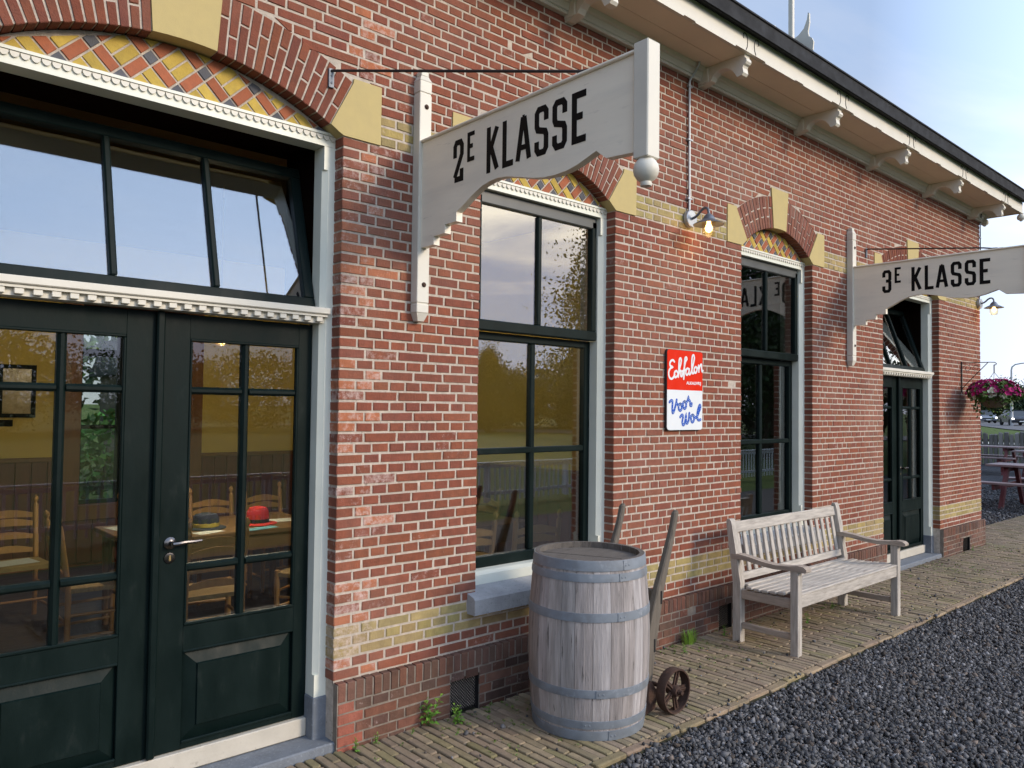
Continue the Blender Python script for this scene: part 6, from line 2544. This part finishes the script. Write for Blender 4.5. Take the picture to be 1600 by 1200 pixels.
# beyond the road, behind the flower basket
FT = [(119.8, 32.6, 5.0, 3.6), (120.6, 30.6, 4.6, 3.4), (121.4, 28.4, 5.2, 3.8), (135.0, 36.2, 5.9, 4.4), (135.6, 33.4, 6.2, 4.6), (136.4, 30.4, 5.8, 4.6), (122.0, 25.6, 5.4, 4.0)]
FL = ['dark tree beyond the road, first beside the building corner', 'low dark tree beyond the road behind the flower basket', 'dark tree beyond the road behind the lamp post', 'tree in the back row beside the building corner', 'tallest tree in the back row behind the basket', 'tree in the back row past the lamp post', 'dark roadside tree farthest from the building corner']
for (x, y, h, c), lab in zip(FT, FL):
    tree(x, y, h, c, lab, 'trees beyond the road', base=(0.022, 0.042, 0.016), n=5000, trunk=0.03, leaf=0.17)

# ------------------------------------------------------------------ picket fence opposite the station
pf = thing('picket_fence', 'low white picket fence across the gravel, mirrored in the windows', 'fence', (0, -6.5, -0.034))
mb = MB()
mb.box(-0.016, 0.016, -0.009, 0.009, 0.03, 0.66, 0.004)
pk = mb.mesh('picket', m_picket)
x, k = -5.0, 0
while x < 24:
    o = link('picket', pk, pf)
    o.location = (x, 0.018, 0)
    x += 0.118
    k += 1
for z in (0.13, 0.58):
    mb = MB()
    mb.box(-5.2, 24.2, -0.022, 0.0, z, z + 0.06, 0.003)
    mb.obj('fence_rail', m_picket, pf)
mb = MB()
mb.box(-5.2, 24.2, -0.03, 0.04, 0.662, 0.682, 0.003)
mb.obj('capping', m_picket, pf)
mb = MB()
mb.box(-0.04, 0.04, -0.08, -0.0225, 0.0, 0.66, 0.004)
po = mb.mesh('fence_post', m_picket)
for k in range(16):
    o = link('fence_post', po, pf)
    o.location = (-5.1 + k * 1.95, 0, 0)

# ------------------------------------------------------------------ inside the waiting room


def make_chair(label):
    t = thing('ladder_back_chair', label, 'chair', (0, 0, 0.03), 0, 'ladder back chairs in the waiting room')
    W, D = 0.165, 0.17
    for s in (-1, 1):
        mb = MB()
        mb.tube([(s * W, -D, 0), (s * W, -D, 0.40), (s * W, -D - 0.055, 0.775), (s * W, -D - 0.057, 0.786), (s * W, -D - 0.058, 0.797), (s * W, -D - 0.059, 0.806), (s * W, -D - 0.061, 0.818), (s * W, -D - 0.062, 0.832), (s * W, -D - 0.063, 0.845), (s * W, -D - 0.064, 0.856)],
                [0.017, 0.018, 0.0175, 0.017, 0.010, 0.010, 0.017, 0.0185, 0.012, 0.003], 10)
        mb.obj('back_post', m_chair, t, smooth=True)
        mb = MB()
        mb.tube([(s * (W + 0.03), D, 0), (s * (W + 0.03), D, 0.20), (s * (W + 0.03), D, 0.425)], [0.014, 0.019, 0.018], 10)
        mb.obj('leg', m_chair, t, smooth=True)
        for z in (0.12, 0.25):
            mb = MB()
            mb.tube([(s * W, -D, z), (s * (W + 0.03), D, z)], 0.010, 8)
            mb.obj('stretcher', m_chair, t, smooth=True)
    for z in (0.18, 0.29):
        mb = MB()
        mb.tube([(-W - 0.03, D, z), (W + 0.03, D, z)], 0.010, 8)
        mb.obj('stretcher', m_chair, t, smooth=True)
    mb = MB()
    mb.tube([(-W, -D, 0.20), (W, -D, 0.20)], 0.010, 8)
    mb.obj('stretcher', m_chair, t, smooth=True)
    for z, hh in ((0.49, 0.05), (0.585, 0.052), (0.675, 0.055), (0.735, 0.055)):
        mb = MB()
        yl = -D - 0.055 * (z - 0.40) / 0.375
        n = 10
        zz = z - 0.04
        up_ = [(-W + 2 * W * i / n, zz + hh * 0.55 + hh * 0.55 * math.sin(math.pi * i / n) ** 1.2) for i in range(n + 1)]
        dn = [(-W + 2 * W * i / n, zz + hh * 0.12 * math.sin(math.pi * i / n)) for i in range(n, -1, -1)]
        mb.prism(dn[::-1] + up_[::-1], yl - 0.005, yl + 0.005, 'y')
        mb.obj('ladder_slat', m_chair, t)
    mb = MB()
    a, b = W + 0.012, W + 0.045
    mb.hexa([(-a, -D - 0.01, 0.385), (a, -D - 0.01, 0.385), (b, D + 0.012, 0.385), (-b, D + 0.012, 0.385), (-a, -D - 0.01, 0.412), (a, -D - 0.01, 0.412), (b, D + 0.012, 0.412), (-b, D + 0.012, 0.412)])
    mb.obj('rush_seat', m_rush, t)
    return t


CH = [((1.825, 1.590), R(-4), 'ladder back chair tucked under the table, back towards the glass door'),
      ((1.36, 2.24), R(-90), 'ladder back chair at the left end of the table, seen side on'),
      ((1.09, 3.16), R(180), 'ladder back chair against the yellow wall with papers on its seat'),
      ((1.94, 2.98), R(180), 'ladder back chair behind the table, in front of the rear window'),
      ((2.46, 3.00), R(176), 'ladder back chair behind the table and the navy hat'),
      ((2.98, 3.10), R(184), 'ladder back chair behind the table and the red hat'),
      ((3.69, 0.775), R(-14), 'ladder back chair just inside the first window, nearer the jamb'),
      ((3.19, 0.90), R(2), 'ladder back chair inside the first window, half hidden by the brick pier'),
      ((4.15, 1.95), R(92), 'ladder back chair deep inside behind the first window'),
      ((2.62, 1.70), R(30), 'ladder back chair at the right front corner of the table')]
ch0 = make_chair('-')
for i, ((x, y), rz, lab) in enumerate(CH):
    o = ch0 if i == 0 else copy_tree(ch0)
    o.location = (x, y, 0.03)
    o.rotation_euler = (0, 0, rz)
    o['label'] = lab


def table(x0, x1, y0, y1, h, label):
    t = thing('table', label, 'table', ((x0 + x1) / 2, (y0 + y1) / 2, 0.03))
    a, b = (x1 - x0) / 2, (y1 - y0) / 2
    mb = MB()
    mb.box(-a, a, -b, b, h - 0.03 - 0.035, h - 0.03, 0.005)
    mb.obj('table_top', m_table, t)
    mb = MB()
    mb.box(-a + 0.06, a - 0.06, -b + 0.05, -b + 0.075, h - 0.175, h - 0.0655)
    mb.box(-a + 0.06, a - 0.06, b - 0.075, b - 0.05, h - 0.175, h - 0.0655)
    mb.obj('apron', m_table, t)
    for sx in (-1, 1):
        for sy in (-1, 1):
            mb = MB()
            mb.tube([(sx * (a - 0.07), sy * (b - 0.075), 0), (sx * (a - 0.07), sy * (b - 0.075), h - 0.0655)], [0.022, 0.034], 10)
            mb.obj('leg', m_table, t)
    return t


table(1.50, 2.86, 1.99, 2.80, 0.70, 'oak table inside the glass door with hats on it')
table(2.95, 4.15, 1.15, 1.75, 0.70, 'dark oak table inside the first window')


def hat(loc, crown, band, brim, brim_r, cr_r, hh, label, peak=False):
    t = thing('hat', label, 'hat', loc)
    mb = MB()
    mb.lathe([(0.0, 0.0), (brim_r, 0.004), (brim_r, 0.008), (brim_r * 0.7, 0.012), (cr_r, 0.014), (cr_r, 0.02)], 28)
    mb.obj('brim', brim, t, smooth=True)
    mb = MB()
    mb.lathe([(cr_r, 0.014), (cr_r * 1.0, hh * 0.45), (cr_r * 0.95, hh * 0.75), (cr_r * 0.78, hh * 0.95), (cr_r * 0.4, hh * 1.02), (0.0, hh * 0.98)], 28)
    mb.obj('crown', crown, t, smooth=True)
    mb = MB()
    mb.lathe([(cr_r + 0.0015, 0.016), (cr_r + 0.002, 0.040), (cr_r * 0.99, 0.041)], 28, caps=False)
    mb.obj('hat_band', band, t, smooth=True)


hat((2.075, 2.265, 0.70), m_navy, m_yellowband, m_navy, 0.135, 0.088, 0.105, 'navy hat with a yellow band on the table behind the door')
hat((2.44, 2.24, 0.70), m_redfelt, m_blackcloth, m_redfelt, 0.135, 0.078, 0.125, 'red hat with a black band on the table behind the door')


def sheet(x, y, z, w, d, rz, mat, label):
    mb = MB()
    mb.box(-w / 2, w / 2, -d / 2, d / 2, 0.0005, 0.003)
    o = mb.obj('paper_sheet', mat)
    o.location = (x, y, z)
    o.rotation_euler = (0, 0, rz)
    tag(o, label, 'paper', 'papers laid out in the waiting room')


sheet(1.68, 2.50, 0.70, 0.22, 0.42, R(12), m_paper, 'white menu sheet on the left end of the table')
sheet(2.02, 2.08, 0.70, 0.20, 0.11, R(20), m_paper, 'white menu sheet before the navy hat')
sheet(2.37, 2.03, 0.70, 0.24, 0.09, R(14), m_paperblue, 'pale blue menu sheet before the red hat')
sheet(2.66, 2.32, 0.70, 0.24, 0.16, R(-8), m_paper, 'menu sheet right of the red hat')
sheet(1.09, 3.16, 0.445, 0.26, 0.20, R(10), m_paper, 'sheet of paper on the seat of the chair by the yellow wall')
pf_ = thing('picture_frame', 'dark wooden frame with three prints on the yellow wall', 'picture frame', (1.13, 4.985, 1.66))
mb = MB()
for z in (-0.235, 0.205):
    mb.box(-0.42, 0.40, -0.028, -0.002, z, z + 0.035)
mb.obj('frame_rail', m_void, pf_)
for x in (-0.42, -0.157, 0.107, 0.365):
    mb = MB()
    mb.box(x, x + 0.035, -0.027, -0.002, -0.2, 0.205)
    mb.obj('frame_stile', m_void, pf_)
for x in (-0.385, -0.122, 0.142):
    mb = MB()
    mb.box(x, x + 0.223, -0.012, -0.002, -0.2, 0.205)
    mb.obj('print', m_print, pf_)
mb = MB()
mb.box(-0.07, 0.07, -0.012, -0.001, -0.03, 0.03, 0.003)
o = mb.obj('plaque', m_void)
o.location = (1.29, 4.985, 1.375)
tag(o, 'small dark plaque below the framed prints', 'plaque')
pd = thing('pendant_lamp', 'lit brass pendant lamp with an added light-blocking shade hanging inside the glass door', 'lamp', (2.12, 2.2, 1.99))
mb = MB()
mb.lathe([(0.0, 0.06), (0.012, 0.055), (0.024, 0.035), (0.026, 0.02), (0.018, 0.0), (0.0, -0.006)], 14)
mb.obj('bulb', m_bulb, pd, smooth=True)
pl = bpy.data.lights.new('pendant_light', 'POINT')
pl.energy = 125
pl.color = (1.0, 0.80, 0.52)
pl.shadow_soft_size = 0.027
lo_ = bpy.data.objects.new('pendant_light', pl)
C.objects.link(lo_)
lo_.parent = pd
lo_.location = (0, 0, 0.012)
mb = MB()
mb.tube([(0, 0, 0.14), (0, 0, 1.11)], 0.006, 6)
mb.obj('rod', m_brass, pd)
mb = MB()
mb.lathe([(0.0, 0.14), (0.03, 0.138), (0.05, 0.115), (0.165, 0.062), (0.163, 0.058), (0.045, 0.105), (0.0, 0.11)], 28, None)
mb.obj('lamp_shade', m_brass, pd, smooth=True)  # shade added to keep the bulb's light off the ceiling and transom
mb = MB()
for k in range(3):
    a = R(60 * k)
    mb.tube([(0.065 * math.cos(t_) * math.cos(a), 0.065 * math.cos(t_) * math.sin(a), 0.06 + 0.075 * math.sin(t_)) for t_ in np.linspace(math.pi, 2 * math.pi, 14)], 0.0022, 5)
mb.obj('wire_guard', m_brass, pd)

# ------------------------------------------------------------------ behind the station, seen through the rear window
vc = thing('garden_hedge', 'leafy green hedge seen through the rear window of the waiting room', 'hedge', (2.6, 8.6, -0.05))
n = 5200
P = np.stack([nrg.uniform(-3.4, 4.2, n), nrg.uniform(-0.5, 0.5, n), nrg.uniform(0.05, 1.35, n)], 1)
P[:, 2] += 0.12 * np.sin(P[:, 0] * 2.2) + nrg.normal(0, 0.05, n)
link('foliage', leaf_mesh('foliage', P, nrg.uniform(0.05, 0.10, n), greens(n, (0.085, 0.21, 0.035), 0.35), m_leaf, up=0.2), vc)
mb = MB()
for k in range(9):
    mb.tube([(-3.0 + k * 0.85, 0, 0), (-3.0 + k * 0.85 + 0.1, 0.05, 1.0)], [0.03, 0.012], 6)
mb.obj('stems', m_bark, vc)
tree(1.8, 11.5, 4.6, 1.7, 'light green garden tree behind the rear window', 'garden trees behind the station', base=(0.09, 0.15, 0.02), n=2600, trunk=0.15, leaf=0.10, z0=-0.07)
tree(6.5, 15.5, 6.0, 2.8, 'dark garden tree farther behind the station', 'garden trees behind the station', n=2200, trunk=0.2, leaf=0.14, z0=-0.07)
gs = thing('garden_shed', 'grey boarded garden shed behind the hedge', 'shed', (6.4, 13.0, -0.07))
for k in range(11):
    mb = MB()
    mb.hexa([(-1.8, -0.02 - 0.012, 0.2 * k), (1.8, -0.032, 0.2 * k), (1.8, 0.01, 0.2 * k), (-1.8, 0.01, 0.2 * k), (-1.8, -0.012, 0.2 * k + 0.198), (1.8, -0.012, 0.2 * k + 0.198), (1.8, 0.01, 0.2 * k + 0.198), (-1.8, 0.01, 0.2 * k + 0.198)])
    mb.obj('weatherboard', m_oldwood, gs)
mb = MB()
mb.prism([(0.0, 0.0), (2.0, 0.0), (2.0, 2.2), (0.01, 2.2)], -1.8, 1.8, 'x')
mb.obj('shed_body', m_oldwood, gs)
mb = MB()
mb.prism([(-0.2, 2.2), (2.2, 2.2), (1.0, 2.9)], -2.0, 2.0, 'x')
mb.obj('shed_roof', m_roof, gs)
